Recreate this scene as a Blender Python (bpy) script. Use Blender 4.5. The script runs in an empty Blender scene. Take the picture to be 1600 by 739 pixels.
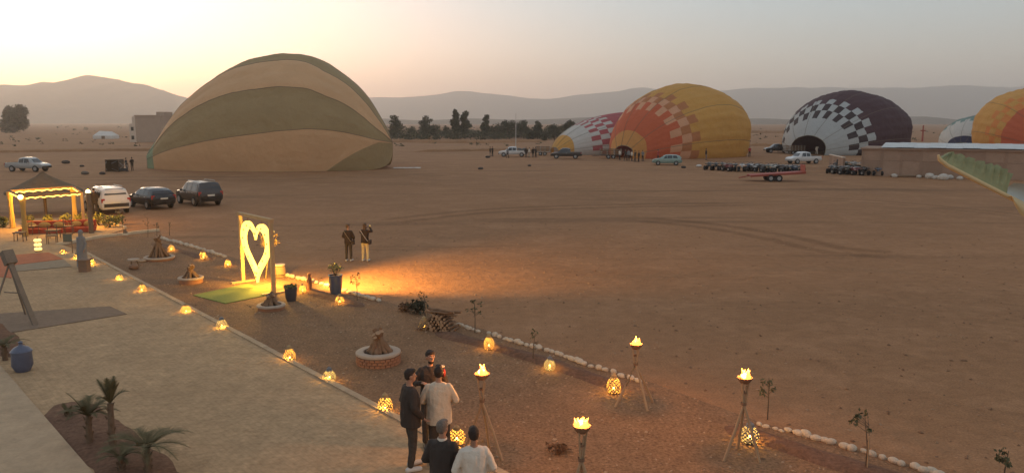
import bpy, bmesh, math, random
import numpy as np
from mathutils import Vector, Matrix, noise as mnoise

random.seed(7)
RNG = np.random.default_rng(11)
S = bpy.context.scene
COL = S.collection
R = math.radians
PI = math.pi

# ------------------------------------------------------------------ camera
CAM_H, FPX, HORIZON = 6.0, 1220.0, 190.0
PITCH = math.atan((369.5 - HORIZON) / FPX)
cam = bpy.data.cameras.new('camera')
cam_o = bpy.data.objects.new('camera', cam)
COL.objects.link(cam_o)
cam.sensor_width = 36.0
cam.lens = 36.0 * FPX / 1600.0
cam.clip_start = 0.1
cam.clip_end = 40000
cam_o.location = (0, 0, CAM_H)
cam_o.rotation_euler = (R(90) - PITCH, 0, 0)
S.camera = cam_o

# ------------------------------------------------------------------ sky: low dawn sun behind the hill on the left
SUN_AZ, SUN_EL = -33.0, 3.0
world = bpy.data.worlds.new('World')
S.world = world
world.use_nodes = True
nt = world.node_tree
N, L = nt.nodes.new, nt.links.new
bg = nt.nodes['Background']
sk = N('ShaderNodeTexSky')
sk.sky_type = 'NISHITA'
sk.sun_disc = False
sk.sun_elevation = R(SUN_EL)
sk.sun_rotation = R(SUN_AZ)
sk.air_density, sk.dust_density, sk.ozone_density = 1.0, 2.0, 3.0
L(sk.outputs[0], bg.inputs[0])
bg.inputs[1].default_value = 0.12
# a pale veil of high haze over the whole sky, the same all round
tc = N('ShaderNodeTexCoord')
sx = N('ShaderNodeSeparateXYZ')
L(tc.outputs['Generated'], sx.inputs[0])
rp = N('ShaderNodeValToRGB')
L(sx.outputs['Z'], rp.inputs[0])
e = rp.color_ramp.elements
e[0].position = 0; e[0].color = (.50, .385, .33, 1)
e[1].position = 1; e[1].color = (.36, .40, .44, 1)
q = e.new(.06); q.color = (.49, .43, .385, 1)
q = e.new(.16); q.color = (.42, .458, .457, 1)
b2 = N('ShaderNodeBackground')
L(rp.outputs[0], b2.inputs[0])
b2.inputs[1].default_value = 0.94
ad = N('ShaderNodeAddShader')
L(bg.outputs[0], ad.inputs[0]); L(b2.outputs[0], ad.inputs[1])
# the sun's wide aureole in dusty air
dp = N('ShaderNodeVectorMath'); dp.operation = 'DOT_PRODUCT'
L(tc.outputs['Generated'], dp.inputs[0])
dp.inputs[1].default_value = (math.sin(R(SUN_AZ)), math.cos(R(SUN_AZ)), 0.05)
mx0 = N('ShaderNodeMath'); mx0.operation = 'MAXIMUM'; mx0.inputs[1].default_value = 0
L(dp.outputs['Value'], mx0.inputs[0])
pw_ = N('ShaderNodeMath'); pw_.operation = 'POWER'; pw_.inputs[1].default_value = 8.5
L(mx0.outputs[0], pw_.inputs[0])
ml = N('ShaderNodeMath'); ml.operation = 'MULTIPLY'; ml.inputs[1].default_value = 1.45
L(pw_.outputs[0], ml.inputs[0])
rp3 = N('ShaderNodeValToRGB')
L(sx.outputs['Z'], rp3.inputs[0])
rp3.color_ramp.elements[0].position = 0; rp3.color_ramp.elements[0].color = (1, .41, .255, 1)
rp3.color_ramp.elements[1].position = .24; rp3.color_ramp.elements[1].color = (.27, .25, .21, 1)
q = rp3.color_ramp.elements.new(.09); q.color = (.88, .48, .35, 1)
b3 = N('ShaderNodeBackground')
L(rp3.outputs[0], b3.inputs[0]); L(ml.outputs[0], b3.inputs[1])
ad2 = N('ShaderNodeAddShader')
L(ad.outputs[0], ad2.inputs[0]); L(b3.outputs[0], ad2.inputs[1])
L(ad2.outputs[0], nt.nodes['World Output'].inputs[0])

sun = bpy.data.lights.new('sun', 'SUN')
sun.energy = 0.35
sun.angle = R(12)
sun.color = (1, .74, .48)
sun_o = bpy.data.objects.new('sun', sun)
COL.objects.link(sun_o)
_a, _h = R(SUN_AZ), R(6)
sun_o.rotation_euler = Vector((math.sin(_a) * math.cos(_h), math.cos(_a) * math.cos(_h), math.sin(_h))).to_track_quat('Z', 'Y').to_euler()

vs = S.view_settings
vs.view_transform = 'Standard'
vs.look = 'None'
vs.exposure = 0.15
vs.gamma = 1.0
S.cycles.sample_clamp_indirect = 4.0
S.cycles.max_bounces = 6
S.cycles.volume_bounces = 2
S.cycles.caustics_reflective = False
S.cycles.caustics_refractive = False

# ------------------------------------------------------------------ helpers
def at(px, py, z=0.0):
    """Plan position (x, y) of a point of height z, surveyed from the photograph (1600 px wide)."""
    u, v = (px - 800) / FPX, (369.5 - py) / FPX
    dx, dy, dz = u, math.cos(PITCH) + v * math.sin(PITCH), -math.sin(PITCH) + v * math.cos(PITCH)
    t = (z - CAM_H) / dz
    return Vector((dx * t, dy * t, z))

def elev(py):
    v = (369.5 - py) / FPX
    return (-math.sin(PITCH) + v * math.cos(PITCH)) / (math.cos(PITCH) + v * math.sin(PITCH))

MATS = {}
def mat(name, col, rough=.85, var=.12, scale=4., bump=0., bscale=30., metal=0., emit=None, estr=0., translucent=0., spec=.3):
    if name in MATS:
        return MATS[name]
    m = bpy.data.materials.new(name)
    m.use_nodes = True
    t = m.node_tree
    N, L = t.nodes.new, t.links.new
    p = t.nodes['Principled BSDF']
    p.inputs['Roughness'].default_value = rough
    p.inputs['Metallic'].default_value = metal
    p.inputs['Specular IOR Level'].default_value = spec
    p.inputs['Base Color'].default_value = (*col, 1)
    if var > 0 or bump > 0:
        tc = N('ShaderNodeTexCoord')
    if var > 0:
        n = N('ShaderNodeTexNoise')
        n.inputs['Scale'].default_value = scale
        n.inputs['Detail'].default_value = 6
        n.inputs['Roughness'].default_value = .65
        L(tc.outputs['Object'], n.inputs['Vector'])
        mx = N('ShaderNodeMix'); mx.data_type = 'RGBA'
        mx.inputs['A'].default_value = (*[c * (1 - var * 1.6) for c in col], 1)
        mx.inputs['B'].default_value = (*[min(1, c * (1 + var * 1.6)) for c in col], 1)
        L(n.outputs['Fac'], mx.inputs['Factor'])
        L(mx.outputs['Result'], p.inputs['Base Color'])
    if bump > 0:
        n2 = N('ShaderNodeTexNoise')
        n2.inputs['Scale'].default_value = bscale
        n2.inputs['Detail'].default_value = 5
        L(tc.outputs['Object'], n2.inputs['Vector'])
        b = N('ShaderNodeBump')
        b.inputs['Strength'].default_value = bump
        b.inputs['Distance'].default_value = .6 / bscale
        L(n2.outputs['Fac'], b.inputs['Height'])
        L(b.outputs['Normal'], p.inputs['Normal'])
    if emit:
        p.inputs['Emission Color'].default_value = (*emit, 1)
        p.inputs['Emission Strength'].default_value = estr
    if translucent > 0:
        tr = N('ShaderNodeBsdfTranslucent')
        mxs = N('ShaderNodeMixShader')
        mxs.inputs['Fac'].default_value = translucent
        if var > 0:
            L(mx.outputs['Result'], tr.inputs['Color'])
        else:
            tr.inputs['Color'].default_value = (*col, 1)
        L(p.outputs[0], mxs.inputs[1]); L(tr.outputs[0], mxs.inputs[2])
        L(mxs.outputs[0], t.nodes['Material Output'].inputs['Surface'])
    MATS[name] = m
    return m

class MB:
    """collects shapes into one mesh"""
    def __init__(s):
        s.v, s.f, s.mi = [], [], []
    def add(s, vs, fs, mi=0):
        o = len(s.v)
        s.v += [tuple(q) for q in vs]
        s.f += [tuple(i + o for i in f) for f in fs]
        s.mi += [mi] * len(fs)
        return s
    def box(s, c, d, rot=None, mi=0, taper=1.0):
        hx, hy, hz = d[0] / 2, d[1] / 2, d[2] / 2
        vs = []
        for z in (-hz, hz):
            k = taper if z > 0 else 1
            for x, y in ((-hx, -hy), (hx, -hy), (hx, hy), (-hx, hy)):
                p = Vector((x * k, y * k, z))
                if rot is not None:
                    p = rot @ p
                vs.append(p + Vector(c))
        return s.add(vs, [(3, 2, 1, 0), (4, 5, 6, 7), (0, 1, 5, 4), (1, 2, 6, 5), (2, 3, 7, 6), (3, 0, 4, 7)], mi)
    def tube(s, pts, rads, n=8, mi=0, cap=True, flat=1.0):
        pts = [Vector(p) for p in pts]
        if not isinstance(rads, (list, tuple)):
            rads = [rads] * len(pts)
        rings = []
        for i, p in enumerate(pts):
            d = (pts[min(i + 1, len(pts) - 1)] - pts[max(i - 1, 0)])
            d = d.normalized() if d.length > 1e-9 else Vector((0, 0, 1))
            a = Vector((0, 0, 1)) if abs(d.z) < .9 else Vector((1, 0, 0))
            x = d.cross(a).normalized(); y = d.cross(x).normalized()
            rings.append([p + (x * math.cos(2 * PI * k / n) + y * math.sin(2 * PI * k / n) * flat) * rads[i] for k in range(n)])
        vs = [q for r in rings for q in r]
        fs = []
        for i in range(len(pts) - 1):
            for k in range(n):
                a, b = i * n + k, i * n + (k + 1) % n
                fs.append((a, b, b + n, a + n))
        if cap:
            fs.append(tuple(range(n - 1, -1, -1)))
            fs.append(tuple(range((len(pts) - 1) * n, len(pts) * n)))
        return s.add(vs, fs, mi)
    def lathe(s, prof, n=16, c=(0, 0, 0), mi=0, skip=None, ax=(1, 1)):
        vs, fs = [], []
        for r, z in prof:
            for k in range(n):
                a = 2 * PI * k / n
                vs.append((c[0] + r * math.cos(a) * ax[0], c[1] + r * math.sin(a) * ax[1], c[2] + z))
        for i in range(len(prof) - 1):
            for k in range(n):
                if skip and skip(i, k):
                    continue
                a, b = i * n + k, i * n + (k + 1) % n
                fs.append((a, b, b + n, a + n))
        return s.add(vs, fs, mi)
    def ell(s, c, r, n=14, m=9, mi=0, rot=None):
        vs, fs = [], []
        c = Vector(c)
        for i in range(m + 1):
            t = PI * i / m
            for k in range(n):
                a = 2 * PI * k / n
                p = Vector((r[0] * math.sin(t) * math.cos(a), r[1] * math.sin(t) * math.sin(a), r[2] * math.cos(t)))
                vs.append(c + (rot @ p if rot is not None else p))
        for i in range(m):
            for k in range(n):
                a, b = i * n + k, i * n + (k + 1) % n
                fs.append((a, a + n, b + n, b))
        return s.add(vs, fs, mi)
    def cap(s, p, q, r1, r2=None, n=10):
        p, q = Vector(p), Vector(q)
        r2 = r1 if r2 is None else r2
        d = (q - p)
        l = d.length
        d = d.normalized() if l > 1e-6 else Vector((0, 0, 1))
        pts, rr = [], []
        for a in (90, 60, 30, 0):
            pts.append(p - d * r1 * math.sin(R(a))); rr.append(max(1e-4, r1 * math.cos(R(a))))
        for a in (0, 30, 60, 90):
            pts.append(q + d * r2 * math.sin(R(a))); rr.append(max(1e-4, r2 * math.cos(R(a))))
        return s.tube(pts, rr, n)
    def mesh(s, name, smooth=None):
        me = bpy.data.meshes.new(name)
        me.from_pydata(s.v, [], s.f)
        if len(set(s.mi)) > 1:
            me.polygons.foreach_set('material_index', s.mi)
        me.update()
        if smooth is not None:
            me.polygons.foreach_set('use_smooth', [True] * len(me.polygons))
            if smooth < 180:
                me.set_sharp_from_angle(angle=R(smooth))
        return me
    def build(s, name, m=None, parent=None, smooth=None, loc=None):
        me = s.mesh(name, smooth)
        for k in (m if isinstance(m, (list, tuple)) else [m]):
            if k is not None:
                me.materials.append(k)
        return link(name, me, parent, loc)

def link(name, me, parent=None, loc=None):
    o = bpy.data.objects.new(name, me)
    COL.objects.link(o)
    if parent is not None:
        o.parent = parent
    if loc is not None:
        o.location = loc
    return o

def tag(o, label=None, cat=None, group=None, kind=None):
    if label: o['label'] = label
    if cat: o['category'] = cat
    if group: o['group'] = group
    if kind: o['kind'] = kind
    return o

def thing(name, label, cat, loc=(0, 0, 0), rz=0., group=None):
    o = bpy.data.objects.new(name, None)
    o.empty_display_size = .2
    COL.objects.link(o)
    o.location = loc
    o.rotation_euler = (0, 0, rz)
    return tag(o, label, cat, group)

def children(o):
    return [c for c in bpy.data.objects if c.parent == o]

def copy_tree(o, parent=None):
    c = o.copy()
    COL.objects.link(c)
    c.parent = parent
    for ch in KIDS.get(o.name) or children(o):
        copy_tree(ch, c)
    return c
KIDS = {}

def dup(o, label, loc, rz=0., sc=None):
    c = copy_tree(o)
    c.location = loc
    c.rotation_euler = (0, 0, rz)
    if sc: c.scale = (sc,) * 3
    c['label'] = label
    return c

ORD = ['first', 'second', 'third', 'fourth', 'fifth', 'sixth', 'seventh', 'eighth', 'ninth', 'tenth', 'eleventh', 'twelfth', 'thirteenth', 'fourteenth', 'fifteenth', 'sixteenth',
       'seventeenth', 'eighteenth', 'nineteenth', 'twentieth', 'twenty-first', 'twenty-second', 'twenty-third', 'twenty-fourth', 'twenty-fifth', 'twenty-sixth']

def fbm(x, y, z=0., o=4):
    v, a, f = 0., .5, 1.
    for _ in range(o):
        v += a * mnoise.noise(Vector((x * f, y * f, z * f + 3.1 * _)))
        a *= .5; f *= 2.03
    return v

def poly_sheet(name, pts, z, m, thick=0.):
    b = MB()
    n = len(pts)
    vs = [(p[0], p[1], z) for p in pts]
    fs = [tuple(range(n))]
    if thick:
        vs += [(p[0], p[1], z - thick) for p in pts]
        for i in range(n):
            j = (i + 1) % n
            fs.append((i, i + n, j + n, j))
    b.add(vs, fs)
    o = b.build(name, m)
    # winding up
    if o.data.polygons[0].normal.z < 0:
        o.data.flip_normals()
    return o

def inside(poly, x, y):
    c = False
    n = len(poly)
    for i in range(n):
        x1, y1 = poly[i][0], poly[i][1]; x2, y2 = poly[(i + 1) % n][0], poly[(i + 1) % n][1]
        if (y1 > y) != (y2 > y) and x < (x2 - x1) * (y - y1) / (y2 - y1) + x1:
            c = not c
    return c

def lerp_table(tab, x):
    if x <= tab[0][0]: return tab[0][1:]
    for a, b in zip(tab, tab[1:]):
        if x <= b[0]:
            t = (x - a[0]) / (b[0] - a[0])
            return tuple(p + (q - p) * t for p, q in zip(a[1:], b[1:]))
    return tab[-1][1:]

def smooth_table(tab, x):
    xs = [t[0] for t in tab]
    if x <= xs[0]: return tab[0][1]
    if x >= xs[-1]: return tab[-1][1]
    i = max(k for k in range(len(xs)) if xs[k] <= x)
    i = min(i, len(xs) - 2)
    def m(k):
        k0, k1 = max(k - 1, 0), min(k + 1, len(xs) - 1)
        return (tab[k1][1] - tab[k0][1]) / (xs[k1] - xs[k0])
    h = xs[i + 1] - xs[i]
    t = (x - xs[i]) / h
    return ((2 * t**3 - 3 * t**2 + 1) * tab[i][1] + (t**3 - 2 * t**2 + t) * h * m(i)
            + (-2 * t**3 + 3 * t**2) * tab[i + 1][1] + (t**3 - t**2) * h * m(i + 1))

def point_light(parent, loc, w, col, rad=.03, name='lamp_light'):
    l = bpy.data.lights.new(name, 'POINT')
    l.energy = w; l.color = col; l.shadow_soft_size = rad
    o = bpy.data.objects.new(name, l)
    COL.objects.link(o)
    o.parent = parent
    o.location = loc
    return o

# ------------------------------------------------------------------ ground materials
def ground_mat(name, c1, c2, c3, speck=.5, bump=.4, fine=22., streak=0., pavers=False):
    m = bpy.data.materials.new(name); m.use_nodes = True
    t = m.node_tree; N, L = t.nodes.new, t.links.new
    p = t.nodes['Principled BSDF']
    p.inputs['Roughness'].default_value = .95
    p.inputs['Specular IOR Level'].default_value = .15
    tc = N('ShaderNodeTexCoord')
    def noise(scale, det=6, rough=.6, vec=None):
        n = N('ShaderNodeTexNoise')
        n.inputs['Scale'].default_value = scale; n.inputs['Detail'].default_value = det; n.inputs['Roughness'].default_value = rough
        L(vec or tc.outputs['Object'], n.inputs['Vector'])
        return n.outputs['Fac']
    def ramp(f, a, b):
        r = N('ShaderNodeMapRange'); r.inputs['From Min'].default_value = a; r.inputs['From Max'].default_value = b
        L(f, r.inputs['Value']); return r.outputs['Result']
    def mix(f, a, b, mode='MIX'):
        x = N('ShaderNodeMix'); x.data_type = 'RGBA'; x.blend_type = mode
        if isinstance(f, float): x.inputs['Factor'].default_value = f
        else: L(f, x.inputs['Factor'])
        for s, v in (('A', a), ('B', b)):
            if isinstance(v, tuple): x.inputs[s].default_value = (*v, 1)
            else: L(v, x.inputs[s])
        return x.outputs['Result']
    col = mix(ramp(noise(.045, 5), .35, .65), c1, c2)
    col = mix(ramp(noise(.35, 7, .7), .48, .72), col, c3)
    if streak:
        mp = N('ShaderNodeMapping'); L(tc.outputs['Object'], mp.inputs['Vector'])
        mp.inputs['Scale'].default_value = (.03, .28, 1); mp.inputs['Rotation'].default_value = (0, 0, R(-14))
        st = ramp(noise(1.0, 4, .55, mp.outputs[0]), .56, .70)
        sm = N('ShaderNodeMath'); sm.operation = 'MULTIPLY'; sm.inputs[1].default_value = streak; L(st, sm.inputs[0])
        col = mix(sm.outputs[0], col, tuple(c * .6 for c in c2))
    f1 = noise(fine, 4, .7)
    g = ramp(f1, .3, .72)
    dark = mix(g, (1 - speck,) * 3, (1 + speck * .6,) * 3)
    col = mix(1.0, col, dark, 'MULTIPLY')
    f2 = noise(2.6, 5, .65)
    col = mix(1.0, col, mix(ramp(f2, .3, .7), (.86,) * 3, (1.12,) * 3), 'MULTIPLY')
    if pavers:
        mp2 = N('ShaderNodeMapping'); L(tc.outputs['Object'], mp2.inputs['Vector']); mp2.inputs['Rotation'].default_value = (0, 0, R(49))
        br = N('ShaderNodeTexBrick'); L(mp2.outputs[0], br.inputs['Vector'])
        br.inputs['Scale'].default_value = 1.0; br.inputs['Brick Width'].default_value = .22; br.inputs['Row Height'].default_value = .11; br.inputs['Mortar Size'].default_value = .008
        br.inputs['Color1'].default_value = (1.05, 1.05, 1.05, 1); br.inputs['Color2'].default_value = (.90, .90, .90, 1); br.inputs['Mortar'].default_value = (.72, .70, .66, 1)
        col = mix(.38, col, br.outputs['Color'], 'MULTIPLY')
        st = ramp(noise(.22, 6, .6), .5, .68); sm2 = N('ShaderNodeMath'); sm2.operation = 'MULTIPLY'; sm2.inputs[1].default_value = .35; L(st, sm2.inputs[0])
        col = mix(sm2.outputs[0], col, tuple(c * .62 for c in c2))
    L(col, p.inputs['Base Color'])
    b = N('ShaderNodeBump'); b.inputs['Strength'].default_value = bump; b.inputs['Distance'].default_value = .03
    L(f1, b.inputs['Height'])
    b2 = N('ShaderNodeBump'); b2.inputs['Strength'].default_value = .5; b2.inputs['Distance'].default_value = .12
    L(f2, b2.inputs['Height']); L(b2.outputs[0], b.inputs['Normal'])
    L(b.outputs['Normal'], p.inputs['Normal'])
    MATS[name] = m
    return m

GROUND = ground_mat('dirt', (.365, .181, .085), (.30, .149, .070), (.42, .215, .106), speck=.38, bump=.4, streak=.7)
GARDEN = ground_mat('garden_gravel', (.275, .150, .078), (.235, .127, .066), (.31, .176, .096), speck=.55, bump=.8, fine=16)
SOIL = ground_mat('bed_soil', (.19, .10, .06), (.155, .08, .05), (.22, .12, .075), speck=.4, bump=.9, fine=12)
TERR = ground_mat("terrace_paving", (.46, .292, .158), (.41, .262, .143), (.49, .315, .172), speck=.25, bump=.3, fine=9, pavers=True)
CONC = ground_mat("pale_concrete", (.45, .31, .19), (.42, .29, .18), (.48, .335, .21), speck=.1, bump=.12, fine=14)
HILLM = ground_mat('hill_soil', (.16, .115, .085), (.12, .09, .065), (.19, .14, .10), speck=.3, bump=.3, fine=.05)

# ------------------------------------------------------------------ setting: ground and hills
g = poly_sheet('ground', [(-7900, -250), (7900, -250), (7900, 6400), (-7900, 6400)], 0, GROUND)
tag(g, 'brown bare dirt field reaching to the horizon', None, None, 'structure')

def ridge(name, sil, dist, depth, gully, label, na=220, nr=18, seed=0.):
    b = MB()
    x0, x1 = sil[0][0], sil[-1][0]
    vs, fs = [], []
    for j in range(nr):
        v = -1 + 2 * j / (nr - 1)
        y = dist + v * depth
        for i in range(na):
            px = x0 + (x1 - x0) * i / (na - 1)
            py = smooth_table(sil, px)
            z = CAM_H + dist * elev(py)
            u = (px - 800) / FPX / math.cos(PITCH)
            k = max(0., 1 - abs(v) ** 1.3)
            n = fbm(u * 14 * (3000 / dist) ** .2 + seed, v * 1.7 + seed, seed) * (1 - k * .75)
            zz = z * k * (1 + gully * n) + (z * gully * .12 * fbm(u * 60 + seed, v * 6, 2.) * (1 if abs(v) < .98 else 0))
            vs.append((u * dist, y + 0.25 * depth * fbm(u * 6, seed, 4.), zz - 2))
    for j in range(nr - 1):
        for i in range(na - 1):
            a = j * na + i
            fs.append((a, a + 1, a + na + 1, a + na))
    b.add(vs, fs)
    o = b.build(name, HILLM, smooth=180)
    return tag(o, label, None, None, 'structure')

ridge('hill', [(-700, 178), (-400, 150), (-150, 140), (0, 133), (30, 131), (60, 133), (90, 128), (125, 129), (145, 122), (165, 118), (200, 124),
               (240, 134), (300, 152), (360, 168), (450, 182), (560, 188), (640, 190)], 3000, 800, .5, 'rounded hazy hill behind the striped balloon', seed=1.3)
ridge('mountain', [(-600, 175), (-100, 165), (200, 158), (300, 153), (500, 154), (560, 152), (600, 152), (650, 150), (690, 146), (720, 141), (770, 147), (850, 153),
                    (900, 147), (950, 142), (990, 135), (1010, 137), (1060, 149), (1110, 140), (1170, 137), (1260, 135), (1400, 136),
                    (1480, 133), (1560, 134), (1700, 132), (1900, 140), (2300, 160)], 5400, 750, .35, 'faint mountain range along the horizon', na=300, seed=5.1)
ridge('low_hill', [(300, 189), (560, 186), (600, 184), (660, 187), (740, 184), (800, 186), (860, 185), (900, 183), (960, 181), (1010, 182), (1100, 186),
                   (1180, 184), (1240, 186), (1320, 183), (1420, 181), (1470, 186), (1600, 187), (1800, 183), (2100, 188)], 1900, 260, .3,
      'low dark ridge beyond the row of trees', na=260, seed=8.8)

# haze: a closed box of even air round the whole scene
hz = bpy.data.materials.new('haze_air'); hz.use_nodes = True
t = hz.node_tree; t.nodes.clear()
out = t.nodes.new('ShaderNodeOutputMaterial'); pv = t.nodes.new('ShaderNodeVolumePrincipled')
t.links.new(pv.outputs[0], out.inputs['Volume'])
pv.inputs['Density'].default_value = 2.85e-4
pv.inputs['Color'].default_value = (1, .95, .9, 1)
pv.inputs['Anisotropy'].default_value = .72
b = MB(); b.box((0, 3050, 139), (16000, 6900, 280))
tag(b.build('haze', hz), 'thin dusty haze over the plain', None, None, 'stuff')

# ------------------------------------------------------------------ terrace, path, garden, beds
TE0, TE1 = at(143, 400), at(780, 739)          # garden-side edge of the terrace
tdir = (TE1 - TE0).normalized()
tnor = Vector((-tdir.y, tdir.x, 0))             # towards the field
if tnor.x < 0: tnor = -tnor
TE0 = TE0 - tdir * 1.2
TEn = TE1 + tdir * 8
KERBW = .16
t_edge0, t_edge1 = TE0 - tnor * KERBW, TEn - tnor * KERBW
PA, PB = at(0, 575), at(140, 739)
pdir = (PB - PA).normalized()
PA2, PB2 = PA - pdir * 30, PB + pdir * 8
far_l = at(0, 372) + Vector((-14, 2, 0))
terr_pts = [t_edge1, t_edge0, at(100, 386), at(0, 378), PA - pdir * 26, PB2]
tag(poly_sheet('terrace', terr_pts, .08, TERR, .1), 'wide paved terrace in sandy grey', None, None, 'structure')
b = MB()
nk = 26
for i in range(nk):
    p0 = TE0.lerp(TEn, i / nk); p1 = TE0.lerp(TEn, (i + 1) / nk)
    c = (p0 + p1) / 2 - tnor * KERBW / 2
    ang = math.atan2(tdir.y, tdir.x)
    b = MB(); b.box((0, 0, 0), ((p1 - p0).length - .012, KERBW - .004, .13))
    if i == 0:
        kr = thing('kerb', 'pale concrete kerb along the terrace edge', None); kr['kind'] = 'structure'
        kme = b.mesh('kerb_stone'); kme.materials.append(CONC)
    o = link('kerb_stone', kme, kr, (c.x, c.y, .045 + random.uniform(-.004, .004)))
    o.rotation_euler = (0, 0, ang)
pn = Vector((-pdir.y, pdir.x, 0))
if pn.x > 0: pn = -pn
tag(poly_sheet('path', [PB2 + pn * .004, PA2 + pn * .004, PA2 + pn * 12, PB2 + pn * 12], .11, CONC, .13), 'smooth pale concrete path below the terrace', None, None, 'structure')

stone_line = [(250, 373), (350, 400), (430, 425), (500, 442), (590, 470), (720, 507), (860, 550), (985, 590), (1190, 665), (1450, 739)]
SL = [at(*p) for p in stone_line]
garden_pts = [TEn, TE0, at(85, 384), at(250, 361)] + [p + Vector((.1, .1, 0)) for p in SL] + [at(1450, 739) + Vector((3, -6, 0))]
tag(poly_sheet('garden_ground', garden_pts, .005, GARDEN), 'dark gravelly garden strip between terrace and white stones', None, None, 'structure')

def mound(name, pts, wid, h, label, seg=40, seed=0., z0=0.):
    """a long low heap of soil along a polyline"""
    P = [Vector(p) for p in pts]
    ls = [0.]
    for a, b_ in zip(P, P[1:]): ls.append(ls[-1] + (b_ - a).length)
    vs, fs = [], []
    nw = 11
    for i in range(seg + 1):
        s = ls[-1] * i / seg
        k = max(j for j in range(len(ls)) if ls[j] <= s + 1e-6); k = min(k, len(P) - 2)
        d = (P[k + 1] - P[k]); p = P[k] + d * ((s - ls[k]) / d.length)
        d.normalize(); n = Vector((-d.y, d.x, 0))
        endk = min(1., min(i, seg - i) / (seg * .08))
        w = wid * (.75 + .5 * fbm(s * .6, seed)) * (.35 + .65 * endk)
        for j in range(nw):
            v = -1 + 2 * j / (nw - 1)
            z = h * max(0, 1 - v * v) * (1 + .7 * fbm(s * 1.9, v * 1.5, seed)) * endk - .01 + z0
            q = p + n * v * w * (1 + .3 * fbm(s * 1.3, v + seed * 3))
            vs.append((q.x, q.y, z))
    for i in range(seg):
        for j in range(nw - 1):
            a = i * nw + j
            fs.append((a, a + 1, a + nw + 1, a + nw))
    b = MB(); b.add(vs, fs)
    o = b.build(name, SOIL, smooth=180)
    return tag(o, label, None, None, 'structure')

off = Vector((-.36, -.42, 0))
mound('soil_bed', [at(700, 512) + off, at(860, 553) + off, at(1000, 600) + off], .42, .10, 'reddish soil bed along the longest row of white stones', seed=1)
mound('soil_bed', [at(1150, 652) + off, at(1300, 700) + off, at(1500, 756) + off], .45, .10, 'reddish soil bed beside the stones near the blue-topped lantern', seed=2)
mound('soil_bed', [at(255, 378) + off, at(350, 404) + off], .4, .08, 'soil bed along the far row of white stones', seed=3)
mound('soil_bed', [at(440, 432) + off, at(590, 476) + off], .45, .09, 'soil bed beside the tall blue planter', seed=4)
bo = -pn * .48
mound('soil_bed', [PA.lerp(PB, .50) + bo, PB + bo * 1.15, PB + pdir * 4.5 + bo * 1.3], .74, .07, 'bare soil bed with young palms beside the pale path', seed=6, z0=.085)
mound('soil_bed', [PA - pdir * 5 - pn * .5, PA - pdir * .4 - pn * .5], .5, .07, 'small soil bed beside the blue jar', seed=7, z0=.085)

# low banks of pushed-up earth on the field
for pts, w, h, lb in (([at(-80, 240), at(180, 236), at(330, 236)], 1.2, .5, 'long low earth bank behind the pickup at the field edge'),
                      ([at(640, 238), at(760, 236), at(930, 236)], 1.2, .45, 'low earth bank behind the white pickup'),
                      ([at(1168, 228), at(1260, 229)], 1.4, .6, 'low earth bank between the yellow and the plum balloon'),
                      ([at(1165, 208), at(1260, 209)], 4., 1.2, 'distant earth bank beyond the field'),
                      ([at(600, 222), at(720, 224), at(860, 222)], 3., .8, 'scrubby earth bank at the foot of the trees')):
    o = mound('earth_bank', pts, w, h, lb, 60, seed=w)
    o.data.materials.clear(); o.data.materials.append(GROUND)

# worn wheel tracks across the field: ribbons of darker or paler packed soil with ragged edges
def track_mat(name, col):
    m = bpy.data.materials.new(name); m.use_nodes = True
    t = m.node_tree; N, L = t.nodes.new, t.links.new
    p = t.nodes['Principled BSDF']; p.inputs['Roughness'].default_value = .97; p.inputs['Base Color'].default_value = (*col, 1); p.inputs['Specular IOR Level'].default_value = .1
    at_ = N('ShaderNodeAttribute'); at_.attribute_name = 'fall'
    tc = N('ShaderNodeTexCoord'); n = N('ShaderNodeTexNoise'); n.inputs['Scale'].default_value = 1.1; n.inputs['Detail'].default_value = 7; n.inputs['Roughness'].default_value = .7
    L(tc.outputs['Object'], n.inputs['Vector'])
    a = N('ShaderNodeMath'); a.operation = 'ADD'; L(at_.outputs['Fac'], a.inputs[0]); L(n.outputs['Fac'], a.inputs[1])
    r = N('ShaderNodeMapRange'); r.inputs['From Min'].default_value = .95; r.inputs['From Max'].default_value = 1.45; r.inputs['To Max'].default_value = .20; L(a.outputs[0], r.inputs['Value'])
    tr = N('ShaderNodeBsdfTransparent'); mx = N('ShaderNodeMixShader'); L(r.outputs['Result'], mx.inputs['Fac']); L(tr.outputs[0], mx.inputs[1]); L(p.outputs[0], mx.inputs[2])
    L(mx.outputs[0], t.nodes['Material Output'].inputs['Surface'])
    return m
TRK_D, TRK_P = track_mat('track_dark', (.21, .105, .052)), track_mat('track_pale', (.47, .27, .145))
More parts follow.
